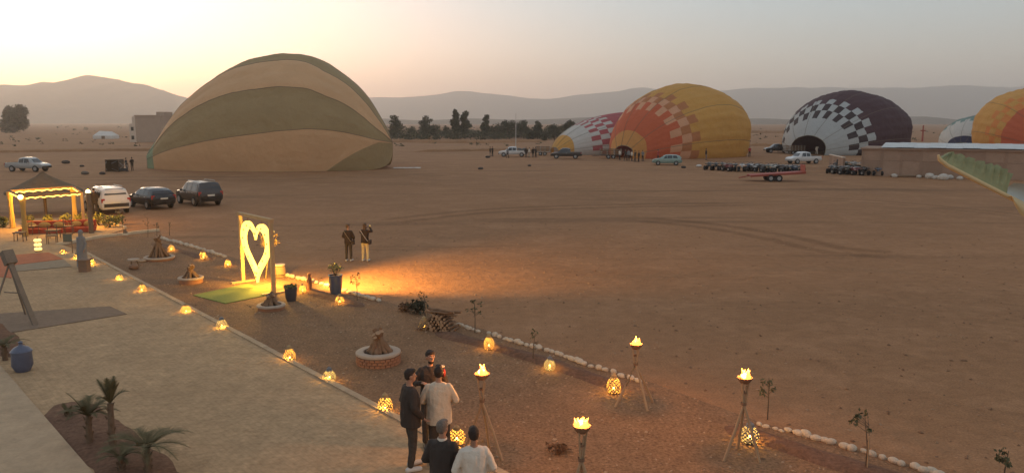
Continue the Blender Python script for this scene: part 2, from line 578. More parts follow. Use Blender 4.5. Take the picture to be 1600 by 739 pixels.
def track(pts, gauge, wid, m, label, z):
    P = [at(*q) for q in pts]
    C = []
    for i in range(len(P) - 1):
        p0, p1, p2, p3 = P[max(0, i - 1)], P[i], P[i + 1], P[min(len(P) - 1, i + 2)]
        for k in range(14):
            u = k / 14
            C.append(.5 * ((2 * p1) + (-p0 + p2) * u + (2 * p0 - 5 * p1 + 4 * p2 - p3) * u * u + (-p0 + 3 * p1 - 3 * p2 + p3) * u ** 3))
    C.append(P[-1])
    vs, fs, fall = [], [], []
    for sd in ((-1, 1) if gauge else (0,)):
        o = len(vs)
        for i, c in enumerate(C):
            d = (C[min(i + 1, len(C) - 1)] - C[max(i - 1, 0)]).normalized(); n = Vector((-d.y, d.x, 0))
            e_ = min(1, min(i, len(C) - 1 - i) / 6)
            for j in range(5):
                v = j / 2 - 1; q = c + n * (sd * gauge / 2 + v * wid * (1 + .4 * fbm(i * .2, sd))); vs.append((q.x, q.y, z)); fall.append((1 - v * v) * e_)
        for i in range(len(C) - 1):
            for j in range(4): a = o + i * 5 + j; fs.append((a, a + 5, a + 6, a + 1))
    b = MB(); b.add(vs, fs); o = b.build('tyre_track', m)
    at_ = o.data.attributes.new('fall', 'FLOAT', 'POINT'); at_.data.foreach_set('value', fall)
    if o.data.polygons[0].normal.z < 0: o.data.flip_normals()
    return tag(o, label, None, None, 'structure')
for k, (pts, ga, wd_, m, lb) in enumerate((
        ([(980, 341), (1100, 352), (1220, 372), (1300, 390), (1420, 400)], 1.7, .75, TRK_D, 'dark wheel track curving across the right of the field'),
        ([(560, 352), (760, 330), (960, 322), (1250, 318)], 1.7, .8, TRK_D, 'dark wheel track across the middle of the field'),
        ([(640, 300), (820, 296), (1050, 300), (1400, 318), (1700, 350)], 1.6, .5, TRK_P, 'pale wheel track across the far field'),
        ([(700, 470), (860, 440), (1040, 432), (1250, 420), (1500, 430)], 0, .9, TRK_P, 'pale worn footpath across the field'),
        ([(1360, 660), (1440, 690), (1500, 712)], 0, .5, TRK_P, 'pale scuffed patch right of the staked sapling'),
        ([(-40, 300), (120, 290), (300, 282), (520, 285), (700, 290)], 1.6, .6, TRK_D, 'dark wheel track in front of the striped balloon'),
        ([(-40, 282), (200, 276), (460, 280), (700, 272), (1000, 275)], 1.6, .6, TRK_P, 'pale wheel track along the foot of the balloons'))):
    track(pts, ga, wd_, m, lb, .004 + .0015 * k)

def pebbles(name, poly, n, smin, smax, mats, label, zb=.0, avoid=None, wts=None):
    P = np.array([(p[0], p[1]) for p in poly])
    lo, hi = P.min(0), P.max(0)
    base = np.array([(1, 0, 0), (-1, 0, 0), (0, 1, 0), (0, -1, 0), (0, 0, 1), (0, 0, -.6)], float)
    F = [(0, 2, 4), (2, 1, 4), (1, 3, 4), (3, 0, 4), (2, 0, 5), (1, 2, 5), (3, 1, 5), (0, 3, 5)]
    vs, fs, mi = [], [], []
    k = 0
    while k < n:
        # denser towards the camera
        x = RNG.uniform(lo[0], hi[0]); y = lo[1] + (hi[1] - lo[1]) * RNG.uniform() ** 1.5
        if not inside(poly, x, y): continue
        s = smin + (smax - smin) * RNG.uniform() ** 3
        a = RNG.uniform(0, 6.28); c, si = math.cos(a), math.sin(a)
        q = base * (s * np.array([RNG.uniform(.7, 1.3), RNG.uniform(.6, 1.1), RNG.uniform(.4, .8)])) + RNG.normal(0, s * .12, (6, 3))
        q = q @ np.array([[c, si, 0], [-si, c, 0], [0, 0, 1]]) + np.array([x, y, zb + s * .12])
        o = len(vs)
        vs += [tuple(v) for v in q]
        fs += [tuple(i + o for i in f) for f in F]
        mi += [int(RNG.integers(0, len(mats)))] * 8
        k += 1
    b = MB(); b.v, b.f, b.mi = vs, fs, mi
    return tag(b.build(name, mats), label, None, None, 'stuff')

PEB = [mat('pebble_brown', (.29, .165, .09), .95, .2), mat('pebble_grey', (.37, .25, .155), .95, .2), mat('pebble_dark', (.19, .105, .06), .95, .2), mat('pebble_tan', (.35, .21, .12), .95, .2)]
pebbles('gravel', garden_pts, 9000, .012, .045, PEB, 'loose gravel scattered over the garden strip')
pebbles('gravel', [p for p in SL] + [at(1450, 739) + Vector((4, -2, 0)), Vector((22, 12, 0)), Vector((30, 40, 0)), Vector((-12, 52, 0))], 5000, .014, .06, PEB[:1] + PEB[2:] * 2, 'loose small stones on the dirt field')

# ------------------------------------------------------------------ hot-air balloon envelopes, half inflated on the ground
def fabric(name, col, tr=.22):
    return mat(name, col, .75, .08, .30, .35, 1.3, translucent=tr, spec=.2)

TAPE = mat('load_tape_web', (.20, .15, .10), .9, .1)
def balloon(label, mouth, yaw, Ln, top, wid, zc, paint, nx=72, nphi=110, ribs=24, seed=0., flat_end=50, by_angle=False, wall_split=None):
    """mouth: plan point of the mouth; yaw: heading of the axis from mouth to crown; top/wid/zc: tables over 0..1.
    Each cross-section runs from the ground on one side over the top to the ground on the other."""
    root = thing('hot_air_balloon', label, 'hot air balloon', (mouth[0], mouth[1], 0), yaw, 'hot air balloons being inflated on the field')
    V = np.zeros((nx + 1, nphi + 1, 3))
    NU = 60
    for i in range(nx + 1):
        s = i / nx
        f = s if s < .6 else .6 + .4 * math.sin((s - .6) / .4 * PI / 2) ** .9
        tp, w, c = smooth_table(top, f), smooth_table(wid, f), smooth_table(zc, f)
        hu = max(.02, tp - c)
        hl = max(.02, c * max(0., 1 - f ** flat_end) ** .3)
        # half outline: upper quarter ellipse then the hanging wall
        half = [(w * math.sin(PI / 2 * j / NU), c + hu * math.cos(PI / 2 * j / NU)) for j in range(NU + 1)]
        half += [(w * (1 - .07 * (j / 20) ** 2), c - hl * j / 20) for j in range(1, 21)]
        half = np.array(half)
        if by_angle:
            a0 = min(.985, max(.03, wall_split(f)))
            half = np.array([tuple(h) for h in half[:NU + 1]] + [(w * (1 - .07 * a * a), c - hl * a) for a in [a0 * j / 10 for j in range(1, 11)] + [a0 + (1 - a0) * j / 10 for j in range(1, 11)]])
            par = np.concatenate([np.linspace(0, .75, NU + 1), np.linspace(.75, 1, 21)[1:]])
        else:
            par = np.concatenate([[0], np.cumsum(np.linalg.norm(np.diff(half, axis=0), axis=1))]); par /= par[-1]
        for k in range(nphi + 1):
            v = 2 * k / nphi - 1
            y, z = np.interp(abs(v), par, half[:, 0]), np.interp(abs(v), par, half[:, 1])
            y = math.copysign(y, v)
            rib = .010 * abs(math.sin(v * PI * ribs / 2))
            n1 = fbm(f * 5 + seed, v * 2.2, seed)
            n2 = fbm(f * 2.2 + seed + 9, v * 6, 1.)
            n3 = fbm(f * 14 + seed, v * 9, 5.)
            k_ = 1 + .035 * n1 + .028 * n2 + rib + .016 * n3
            zz = z * (1 + (.035 * n1 + .028 * n2 + rib + .016 * n3) * min(1, z / 3))
            V[i, k] = (Ln * f + .25 * n1 * (f < .97), y * k_, zz - .03)
    du = np.zeros_like(V); du[1:-1] = V[2:] - V[:-2]; du[0] = V[1] - V[0]; du[-1] = V[-1] - V[-2]
    dv = np.zeros_like(V); dv[:, 1:-1] = V[:, 2:] - V[:, :-2]; dv[:, 0] = V[:, 1] - V[:, 0]; dv[:, -1] = V[:, -1] - V[:, -2]
    NR = np.cross(dv, du); ln = np.linalg.norm(NR, axis=2, keepdims=True); NR /= np.maximum(ln, 1e-9)
    if NR[nx // 2, nphi // 2, 2] < 0: NR = -NR
    groups = {}
    for i in range(nx):
        for k in range(nphi):
            key = paint(i / nx, -((2 * k + 1) / nphi - 1), i, k)
            groups.setdefault(key, []).append((i, k))
    for key, cells in groups.items():
        nm, _, mt = key
        idx, vs, ns, fs = {}, [], [], []
        for i, k in cells:
            q = []
            for a, c in ((i, k), (i, k + 1), (i + 1, k + 1), (i + 1, k)):
                if (a, c) not in idx:
                    idx[(a, c)] = len(vs); vs.append(tuple(V[a, c])); ns.append(tuple(NR[a, c]))
                q.append(idx[(a, c)])
            fs.append(tuple(q))
        me = bpy.data.meshes.new(nm)
        me.from_pydata(vs, [], fs)
        me.polygons.foreach_set('use_smooth', [True] * len(fs))
        me.update()
        mid = me.polygons[len(fs) // 2]
        if mid.normal.dot(Vector(ns[fs[len(fs) // 2][0]])) < 0:
            me.flip_normals()
        me.normals_split_custom_set_from_vertices(ns)
        me.materials.append(MATS[mt])
        link(nm, me, root)
    # load tapes sewn along the skin
    for k in (range(nphi // 12, nphi, nphi // 6) if not by_angle else [round(nphi * (.5 - .5 * .75 * d / 90)) for d in (-65, -35, -5, 25, 55, 85)]):
        b = MB(); b.tube([tuple(Vector(V[i, k]) + Vector(NR[i, k]) * .015) for i in range(nx + 1)], .03, 5); b.build('load_tape', TAPE, root, smooth=180)
    # crown ring and mouth rope
    b = MB(); b.tube([tuple(V[0, k]) for k in range(0, nphi + 1, 3)], .05, 6)
    b.build('mouth_rope', mat('rope', (.30, .24, .16)), root, smooth=180)
    b = MB(); b.add([tuple(V[nx, k]) for k in range(nphi + 1)], [tuple(range(nphi + 1))])
    b.build('crown_patch', MATS[paint(.999, .8, nx - 1, nphi // 10)[2]], root)
    return root

fabric('cloth_beige', (.74, .44, .23)); fabric('cloth_green', (.43, .30, .15)); fabric('cloth_mint', (.30, .36, .22))
fabric('cloth_yellow', (.66, .335, .085)); fabric('cloth_amber', (.66, .30, .09)); fabric('cloth_orange', (.72, .26, .07)); fabric('cloth_red', (.62, .14, .06)); fabric('cloth_brown', (.52, .20, .08))
fabric('cloth_pink', (.72, .36, .20)); fabric('cloth_crimson', (.46, .115, .115)); fabric('cloth_white', (.62, .56, .49)); fabric('cloth_plum', (.085, .042, .046), .12)
fabric('cloth_black', (.06, .04, .04), .1); fabric('cloth_teal', (.20, .28, .24)); fabric('cloth_navy', (.035, .035, .07), .1); fabric('cloth_silver', (.50, .49, .46))

# 1 green and beige, mouth at the left
SC = 101. / FPX
def topz(pts, x0, x1):
    return [((px - x0) / (x1 - x0), (CAM_H + (HORIZON - py) * SC) * .975) for px, py in pts]
g_top = topz([(231, 233), (240, 223), (250, 212), (279, 174), (303, 149), (339, 122), (369, 104), (399, 91), (428, 85), (449, 83), (479, 85.5), (503, 92), (532, 110), (556, 129), (577, 153), (592, 177), (604, 198), (611, 214), (614, 222)], 231, 614)
g_wid = [(0, 1.4), (.1, 4.2), (.25, 6.9), (.42, 8.5), (.56, 8.8), (.7, 8.3), (.82, 6.8), (.91, 4.9), (.96, 3.4), (1, .05)]
g_zc = [(0, 1.1), (.15, 2.0), (.5, 3.5), (.8, 4.3), (1, 3.3)]
def p_green(s, v, i, k):
    """v: -1..1 over the section, towards the camera positive; upper quarter up to .75, wall beyond"""
    if i < 6: return ('mouth_band', 0, 'cloth_mint')
    a = abs(v)
    if a < .75:
        d = v / .75 * 90
        n = int((d + 5 + 360) // 30)
        return ('gore', n, 'cloth_green' if n % 2 == 0 else 'cloth_beige')
    if a > .875:
        return ('gore', 'low%d' % (v > 0), 'cloth_green')
    return ('gore', 15 if v > 0 else 9, 'cloth_beige')
x0 = (231 - 800) * SC; x1 = (613 - 800) * SC
balloon('huge green and beige striped balloon lying with its mouth to the left', (x0, 102.5), R(-1), x1 - x0, g_top, g_wid, g_zc, p_green, nx=130, nphi=144, ribs=12, seed=1, by_angle=True, wall_split=lambda f: 1.3 - 1.25 * max(0, (f - .72) / .24))

r_top = [(0, .17), (.05, .40), (.12, .60), (.22, .79), (.35, .93), (.48, .99), (.58, 1.0), (.70, .97), (.82, .87), (.9, .75), (.96, .60), (1, .42)]
r_wid = [(0, .20), (.05, .45), (.12, .66), (.22, .84), (.35, .96), (.48, 1.0), (.65, 1.0), (.8, .90), (.9, .70), (.96, .46), (1, .02)]
r_zc = [(0, .09), (.3, .22), (.6, .34), (1, .38)]
def sc(t, k): return [(a, b * k) for a, b in t]

def p_orange(s, ph, i, k):
    c = k // 5
    if i < 3: return ('mouth_panel', 0, 'cloth_amber')
    if i < 10: return ('lower_panel', 0, 'cloth_red')
    if i < 22:
        r = (i - 10) // 4
        odd = (r + c) % 2
        if r == 0: return ('chequer_panel', (r, c), 'cloth_pink') if odd else ('lower_panel', 0, 'cloth_red')
        if r == 2: return ('chequer_panel', (r, c), 'cloth_brown') if odd == 0 else ('upper_panel', 0, 'cloth_yellow')
        return ('chequer_panel', (r, c), 'cloth_pink' if odd else 'cloth_brown')
    if i >= 66: return ('crown_panel', 0, 'cloth_orange')
    return ('upper_panel', 0, 'cloth_yellow')
HO = 12.3
balloon('big yellow and red balloon with a chequered band, in front of the crimson one', at(974, 247)[:2], R(36), 26, sc(r_top, HO), sc(r_wid, 10.2), sc(r_zc, HO), p_orange, seed=4, flat_end=16)

def p_crimson(s, ph, i, k):
    c = k // 5
    if i < 5: return ('mouth_panel', 0, 'cloth_yellow')
    if i < 12: return ('lower_panel', 0, 'cloth_white')
    if i < 24:
        r = (i - 12) // 4
        odd = (r + c) % 2
        if r == 0: return ('chequer_panel', (r, c), 'cloth_crimson') if odd else ('lower_panel', 0, 'cloth_white')
        if r == 2: return ('chequer_panel', (r, c), 'cloth_white') if odd == 0 else ('upper_panel', 0, 'cloth_crimson')
        return ('chequer_panel', (r, c), 'cloth_crimson' if odd else 'cloth_white')
    return ('upper_panel', 0, 'cloth_crimson')
balloon('low crimson and white balloon with chequers, half hidden behind the yellow one', at(866, 241)[:2], R(22), 28, sc(r_top, 7.6), sc(r_wid, 8.5), sc(r_zc, 7.6), p_crimson, seed=7, flat_end=16)

def p_plum(s, ph, i, k):
    c = k // 5
    if i < 7: return ('lower_panel', 0, 'cloth_silver')
    if i < 19:
        r = (i - 7) // 4
        odd = (r + c) % 2
        if r == 0: return ('chequer_panel', (r, c), 'cloth_black') if odd else ('lower_panel', 0, 'cloth_silver')
        if r == 2: return ('chequer_panel', (r, c), 'cloth_silver') if odd == 0 else ('upper_panel', 0, 'cloth_plum')
        return ('chequer_panel', (r, c), 'cloth_black' if odd else 'cloth_silver')
    return ('upper_panel', 0, 'cloth_plum')
pt = [(0, .30), (.05, .45), (.12, .61), (.22, .79), (.35, .93), (.48, .99), (.58, 1.0), (.70, .97), (.82, .87), (.9, .75), (.96, .60), (1, .42)]
pw = [(0, .33), (.05, .50), (.12, .67), (.22, .84), (.35, .96), (.48, 1.0), (.65, 1.0), (.8, .90), (.9, .70), (.96, .46), (1, .02)]
pz = [(0, .10), (.3, .22), (.6, .34), (1, .38)]
balloon('dark plum balloon with a black and white chequered band and gaping mouth', at(1262, 242)[:2], R(38), 24, sc(pt, 11.7), sc(pw, 10.4), sc(pz, 11.7), p_plum, seed=11, flat_end=16)

def p_teal(s, ph, i, k):
    if i < 3: return ('mouth_panel', 0, 'cloth_navy')
    if i < 17: return ('lower_panel', 0, 'cloth_white')
    if i < 21: return ('chequer_panel', k // 5, 'cloth_teal' if (k // 5) % 2 else 'cloth_white')
    return ('upper_panel', 0, 'cloth_teal')
balloon('pale teal and white balloon far behind the metal roof', (102, 178), R(40), 24, sc(r_top, 7.6), sc(r_wid, 8.5), sc(r_zc, 7.6), p_teal, seed=13, flat_end=16)

def p_tang(s, ph, i, k):
    c = k // 5
    if i < 16: return ('lower_panel', 0, 'cloth_red')
    if i < 28:
        r = (i - 16) // 4; odd = (r + c) % 2
        return ('chequer_panel', (r, c), 'cloth_orange' if odd else 'cloth_yellow')
    return ('upper_panel', 0, 'cloth_yellow')
balloon('orange and yellow balloon cut off by the right edge behind the roof', at(1668, 241)[:2], R(78), 24, sc(r_top, 12.8), sc(r_wid, 11.2), sc(r_zc, 13.4), p_tang, seed=17, flat_end=16)

# ------------------------------------------------------------------ trees and scrub on the plain
LEAF_D = mat('leaf_dark', (.065, .058, .035), .9, .3, 1.5)
LEAF_G = mat('leaf_green', (.09, .085, .042), .9, .3, 1.5)
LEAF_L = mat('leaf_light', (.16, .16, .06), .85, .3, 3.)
BARK = mat('bark', (.11, .075, .05), .95, .25, 6., .5, 20)

def leaf_cloud(b, lobes, n, size, rng, mis=1):
    """leaf clumps through the volume of several lobes (centre, radii)"""
    vol = np.array([l[1][0] * l[1][1] * l[1][2] for l in lobes]); vol = vol / vol.sum()
    for _ in range(n):
        c, r = lobes[rng.choice(len(lobes), p=vol)]
        d = rng.normal(size=3); d /= np.linalg.norm(d)
        q = np.array(c) + d * np.array(r) * rng.uniform(.35, 1.08)
        s = size * rng.uniform(.5, 1.4)
        u = rng.normal(size=3); u /= np.linalg.norm(u)
        w = np.cross(u, rng.normal(size=3)); w /= np.linalg.norm(w)
        b.add([tuple(q - u * s), tuple(q + w * s * .55), tuple(q + u * s), tuple(q - w * s * .55)], [(0, 1, 2, 3)], int(rng.integers(0, mis)))

def tree(name, label, base, h, rad, kind, n=420, seed=0, group=None, leafmats=(None,)):
    rng = np.random.default_rng(seed)
    t = thing(name, label, 'tree', base, 0, group)
    b = MB()
    top = h * .7
    b.tube([(0, 0, -.2), (.05 * h * .2, 0, h * .3), (0, .03 * h, top)], [h * .028, h * .02, h * .006], 7)
    lobes = []
    for k in range(7):
        a = rng.uniform(0, 6.28); z = h * rng.uniform(.3, .62)
        l = rad * rng.uniform(.5, .9)
        q = (l * math.cos(a), l * math.sin(a), z + h * rng.uniform(.08, .22))
        b.tube([(0, 0, z * .85), (q[0] * .5, q[1] * .5, (z + q[2]) / 2), q], [h * .012, h * .008, h * .003], 5)
    b.build('trunk', BARK, t, smooth=60)
    if kind == 'tall':
        for k in range(7):
            z = h * (.28 + .11 * k)
            r = rad * (1.0 - .65 * abs(k - 2.2) / 5) * rng.uniform(.7, 1.15)
            lobes.append(((rng.uniform(-.25, .25) * rad, rng.uniform(-.25, .25) * rad, z), (r * .8, r * .8, h * .11)))
    elif kind == 'round':
        for k in range(10):
            a = rng.uniform(0, 6.28); rr = rad * rng.uniform(.1, .62)
            lobes.append(((rr * math.cos(a), rr * math.sin(a), h * rng.uniform(.42, .82)), (rad * .42, rad * .42, h * .17)))
    else:
        for k in range(8):
            a = rng.uniform(0, 6.28); rr = rad * rng.uniform(.0, .7)
            lobes.append(((rr * math.cos(a), rr * math.sin(a), h * rng.uniform(.12, .7)), (rad * .4, rad * .4, h * .24)))
    c = MB()
    leaf_cloud(c, lobes, int(n * 2.2), max(.12, h * .042), rng, 2)
    c.build('crown', leafmats, t)
    return t

DD = (LEAF_D, LEAF_G)
tree('broadleaf_tree', 'lone broad dark tree under the hill at the left edge', at(20, 208), 16.5, 9.0, 'bush', 2600, 3, None, DD)
# (px, base row, top row, half width px, kind, words)
TREES = [(619, 216, 183, 13, 'tall', 'pointed dark tree closest to the striped balloon'),
         (641, 215, 196, 9, 'bush', 'low bushy tree between the pointed tree and a taller clump'),
         (666, 215, 184, 12, 'tall', 'mid-height tree with a split crown, third from the striped balloon'),
         (681, 216, 192, 8, 'bush', 'short narrow tree right of the split crown'),
         (699, 216, 195, 9, 'bush', 'short bushy tree just left of the tallest pair'),
         (713, 217, 174, 9, 'tall', 'tallest slim tree of the row, left one of a close pair'),
         (727, 217, 177, 9, 'tall', 'slim tall tree, right one of the tallest pair'),
         (759, 217, 182, 7, 'tall', 'thin leaning tree standing alone right of the tallest pair'),
         (774, 216, 190, 10, 'bush', 'bushy tree just right of the thin leaning tree'),
         (792, 217, 187, 12, 'round', 'broad tree just left of the thin mast'),
         (814, 217, 187, 12, 'round', 'broad rounded tree just right of the thin mast'),
         (826, 218, 194, 8, 'bush', 'short tree tucked against the rounded tree by the mast'),
         (840, 219, 191, 8, 'tall', 'narrow tree between the mast and the crimson balloon'),
         (866, 219, 193, 13, 'round', 'wide low tree nearest the mouth of the crimson balloon'),
         (888, 218, 188, 11, 'round', 'tree showing above the slope of the crimson balloon'),
         (851, 220, 203, 7, 'bush', 'small bush left of the wide low tree')]
for k, (px, by, ty, hw, kd, lb) in enumerate(TREES):
    p = at(px, by)
    d = p.y
    tree('broadleaf_tree', lb, p, (by - ty) * d / FPX * 1.02, hw * d / FPX * 1.25, kd, 760 if kd != 'bush' else 460, 20 + k, 'row of trees behind the field', DD)
# undergrowth at their feet and scrub over the plain
rng = np.random.default_rng(5)
b = MB()
for k in range(300):
    p = at(rng.uniform(600, 885), rng.uniform(208, 219))
    r = rng.uniform(1.0, 2.9)
    leaf_cloud(b, [((p.x, p.y, r * .5), (r * 1.4, r, r * .8))], 40, .4, rng, 2)
tag(b.build('undergrowth', DD), 'dark undergrowth along the foot of the trees', None, None, 'stuff')
b = MB()
for k in range(420):
    px = rng.uniform(-150, 1750); py = 193 + 36 * rng.uniform() ** 1.3
    if 225 < px < 620 and py > 215: continue
    p = at(px, py)
    if p.y > 2500 or p.y < 150: continue
    r = rng.uniform(.3, 1.1) * (1 if p.y < 500 else 2.)
    leaf_cloud(b, [((p.x, p.y, r * .4), (r * 1.3, r, r * .6))], 12, .25 * (1 if p.y < 500 else 2.2), rng, 2)
tag(b.build('scrub_vegetation', DD), 'scattered low scrub over the plain', None, None, 'stuff')

# ------------------------------------------------------------------ house, tent, mast
HOUSE_W = mat('house_render', (.42, .30, .22), .95, .1, .5)
HOUSE_P = mat('house_pale', (.62, .49, .38), .95, .08, .5)
GLASS = mat('dark_glass', (.03, .03, .03), .06, 0, spec=.7)
TIMBER = mat('timber', (.20, .125, .075), .9, .25, 5., .3, 25)
p = at(240, 222)
h = thing('house', 'brown two-storey block house partly behind the striped balloon', 'house', p, R(-12))
D = p.y
w = 44 * D / FPX; hh = 39 * D / FPX
b = MB(); b.box((w * .18, 0, hh / 2), (w, 8, hh)); b.build('wall', HOUSE_W, h)
b = MB(); b.box((w * .18, 0, hh + .18), (w + .3, 8.3, .36)); b.box((w * .5, 0, hh + .8), (w * .3, 4, 1.)); b.build('roof_parapet', HOUSE_W, h)
b = MB(); b.box((-w * .44, -.6, hh * .36), (w * .24, 7, hh * .72)); b.box((-w * .40, -.4, hh * .86), (w * .16, 6.4, hh * .27)); b.build('stair_wing', HOUSE_P, h)
for x, z in ((-w * .44, hh * .18), (-w * .44, hh * .52)):
    f = MB(); f.box((x, -4.12, z), (.9, .06, 1.1)); f = f.build('window', TIMBER, h)
    g_ = MB(); g_.box((x, -4.16, z), (.75, .03, .95)); g_.build('pane', GLASS, f)
p = at(166, 217)
h = thing('tent', 'low white canvas tent far off under the hill', 'tent', p)
b = MB(); b.add([(-3.6, -2, 0), (3.6, -2, 0), (3.6, 2, 0), (-3.6, 2, 0), (-3.6, -2, 1.1), (3.6, -2, 1.1), (3.6, 2, 1.1), (-3.6, 2, 1.1), (-2.2, 0, 2.7), (2.2, 0, 2.5)],
      [(0, 1, 5, 4), (1, 2, 6, 5), (2, 3, 7, 6), (3, 0, 4, 7), (4, 5, 9, 8), (6, 7, 8, 9), (5, 6, 9), (7, 4, 8)])
b.build('canvas', mat('canvas_white', (.62, .56, .5), .9, .1, .5), h)
b = MB(); b.box((0, -2.03, .5), (1.2, .05, 1.0)); b.build('door_flap', TIMBER, h)
p = at(806, 239)
h = thing('mast', 'thin pale mast rising in front of the trees', 'mast', p)
b = MB(); b.tube([(0, 0, 0), (0, 0, 7.4)], [.09, .04], 8); b.build('pole', mat('mast_paint', (.55, .5, .45)), h, smooth=60)
b = MB(); b.box((0, 0, .06), (.5, .5, .12)); b.build('base', CONC, h)
b = MB(); b.ell((0, 0, 7.42), (.09, .09, .07)); b.build('finial', mat('mast_paint', (.55, .5, .45)), h, smooth=180)

# ------------------------------------------------------------------ vehicles
TYRE = mat('tyre_rubber', (.025, .023, .022), .9, .15, 8.)
RIM = mat('wheel_rim', (.32, .31, .30), .45, .05, metal=.7)
CHROME = mat('dull_metal', (.36, .34, .32), .4, .05, metal=.8)
LAMP_R = mat('tail_lamp', (.35, .03, .02), .3, 0)
LAMP_W = mat('head_lamp', (.65, .62, .55), .2, 0)
PLATE = mat('number_plate', (.62, .58, .5), .5, 0)
def paint(name, col): return mat('paint_' + name, col, .2, .08, 1.5, spec=.6)

CARS = {
 # x, bottom, belt, roof, half width, half roof width   (front at +x)
 'suv': dict(st=[(-2.22, .52, .86, .90, .80, .74), (-2.18, .38, 1.06, 1.10, .88, .82), (-2.05, .34, 1.08, 1.55, .90, .70), (-1.9, .33, 1.08, 1.70, .91, .68), (-.6, .32, 1.05, 1.76, .92, .68),
             (.35, .32, 1.03, 1.72, .92, .67), (.55, .32, 1.02, 1.62, .92, .67), (1.12, .32, 1.00, 1.08, .91, .78), (1.9, .34, .94, .98, .88, .76), (2.15, .36, .84, .88, .82, .72), (2.28, .50, .70, .74, .72, .66)],
             wheels=(-1.32, 1.36), wr=.36, glass=[(-1.85, -.95), (-.85, .0), (.08, .62)], rear=(-2.13, -1.93), front=(.60, 1.05), L=4.5),
 'hatch': dict(st=[(-2.0, .5, .80, .84, .74, .68), (-1.95, .34, .98, 1.02, .84, .76), (-1.72, .30, .98, 1.28, .86, .64), (-1.3, .28, .96, 1.42, .87, .62), (-.4, .27, .94, 1.47, .87, .62),
             (.2, .27, .92, 1.42, .87, .62), (.45, .27, .92, 1.32, .87, .62), (1.05, .27, .90, .96, .86, .72), (1.7, .29, .82, .86, .83, .70), (1.95, .34, .70, .74, .76, .66), (2.05, .45, .58, .62, .68, .6)],
             wheels=(-1.2, 1.25), wr=.31, glass=[(-1.4, -.78), (-.68, .0), (.06, .52)], rear=(-1.88, -1.42), front=(.5, 1.0), L=4.05),
 'pickup': dict(st=[(-2.6, .55, .9, .92, .84, .80), (-2.55, .45, 1.05, 1.07, .88, .84), (-.75, .42, 1.05, 1.07, .90, .84), (-.70, .42, 1.05, 1.62, .90, .68), (-.2, .40, 1.04, 1.72, .90, .67),
             (.5, .40, 1.03, 1.70, .90, .67), (.75, .40, 1.02, 1.58, .90, .67), (1.3, .40, 1.0, 1.06, .89, .78), (2.0, .42, .94, .98, .87, .76), (2.3, .44, .84, .88, .82, .72), (2.42, .55, .70, .74, .74, .66)],
             wheels=(-1.6, 1.5), wr=.38, glass=[(-.62, -.02), (.06, .80)], rear=(-.74, -.70), front=(.8, 1.24), L=5.0),
}
def car_section(st, x):
    zb, ze, zr, w, wr = lerp_table(st, x)
    return [(0, zb), (w * .86, zb), (w * .97, zb + .12), (w, zb + (ze - zb) * .55), (w * .985, ze), (wr + (w - wr) * .08, zr - (zr - ze) * .12), (wr * .80, zr), (0, zr + .015)]

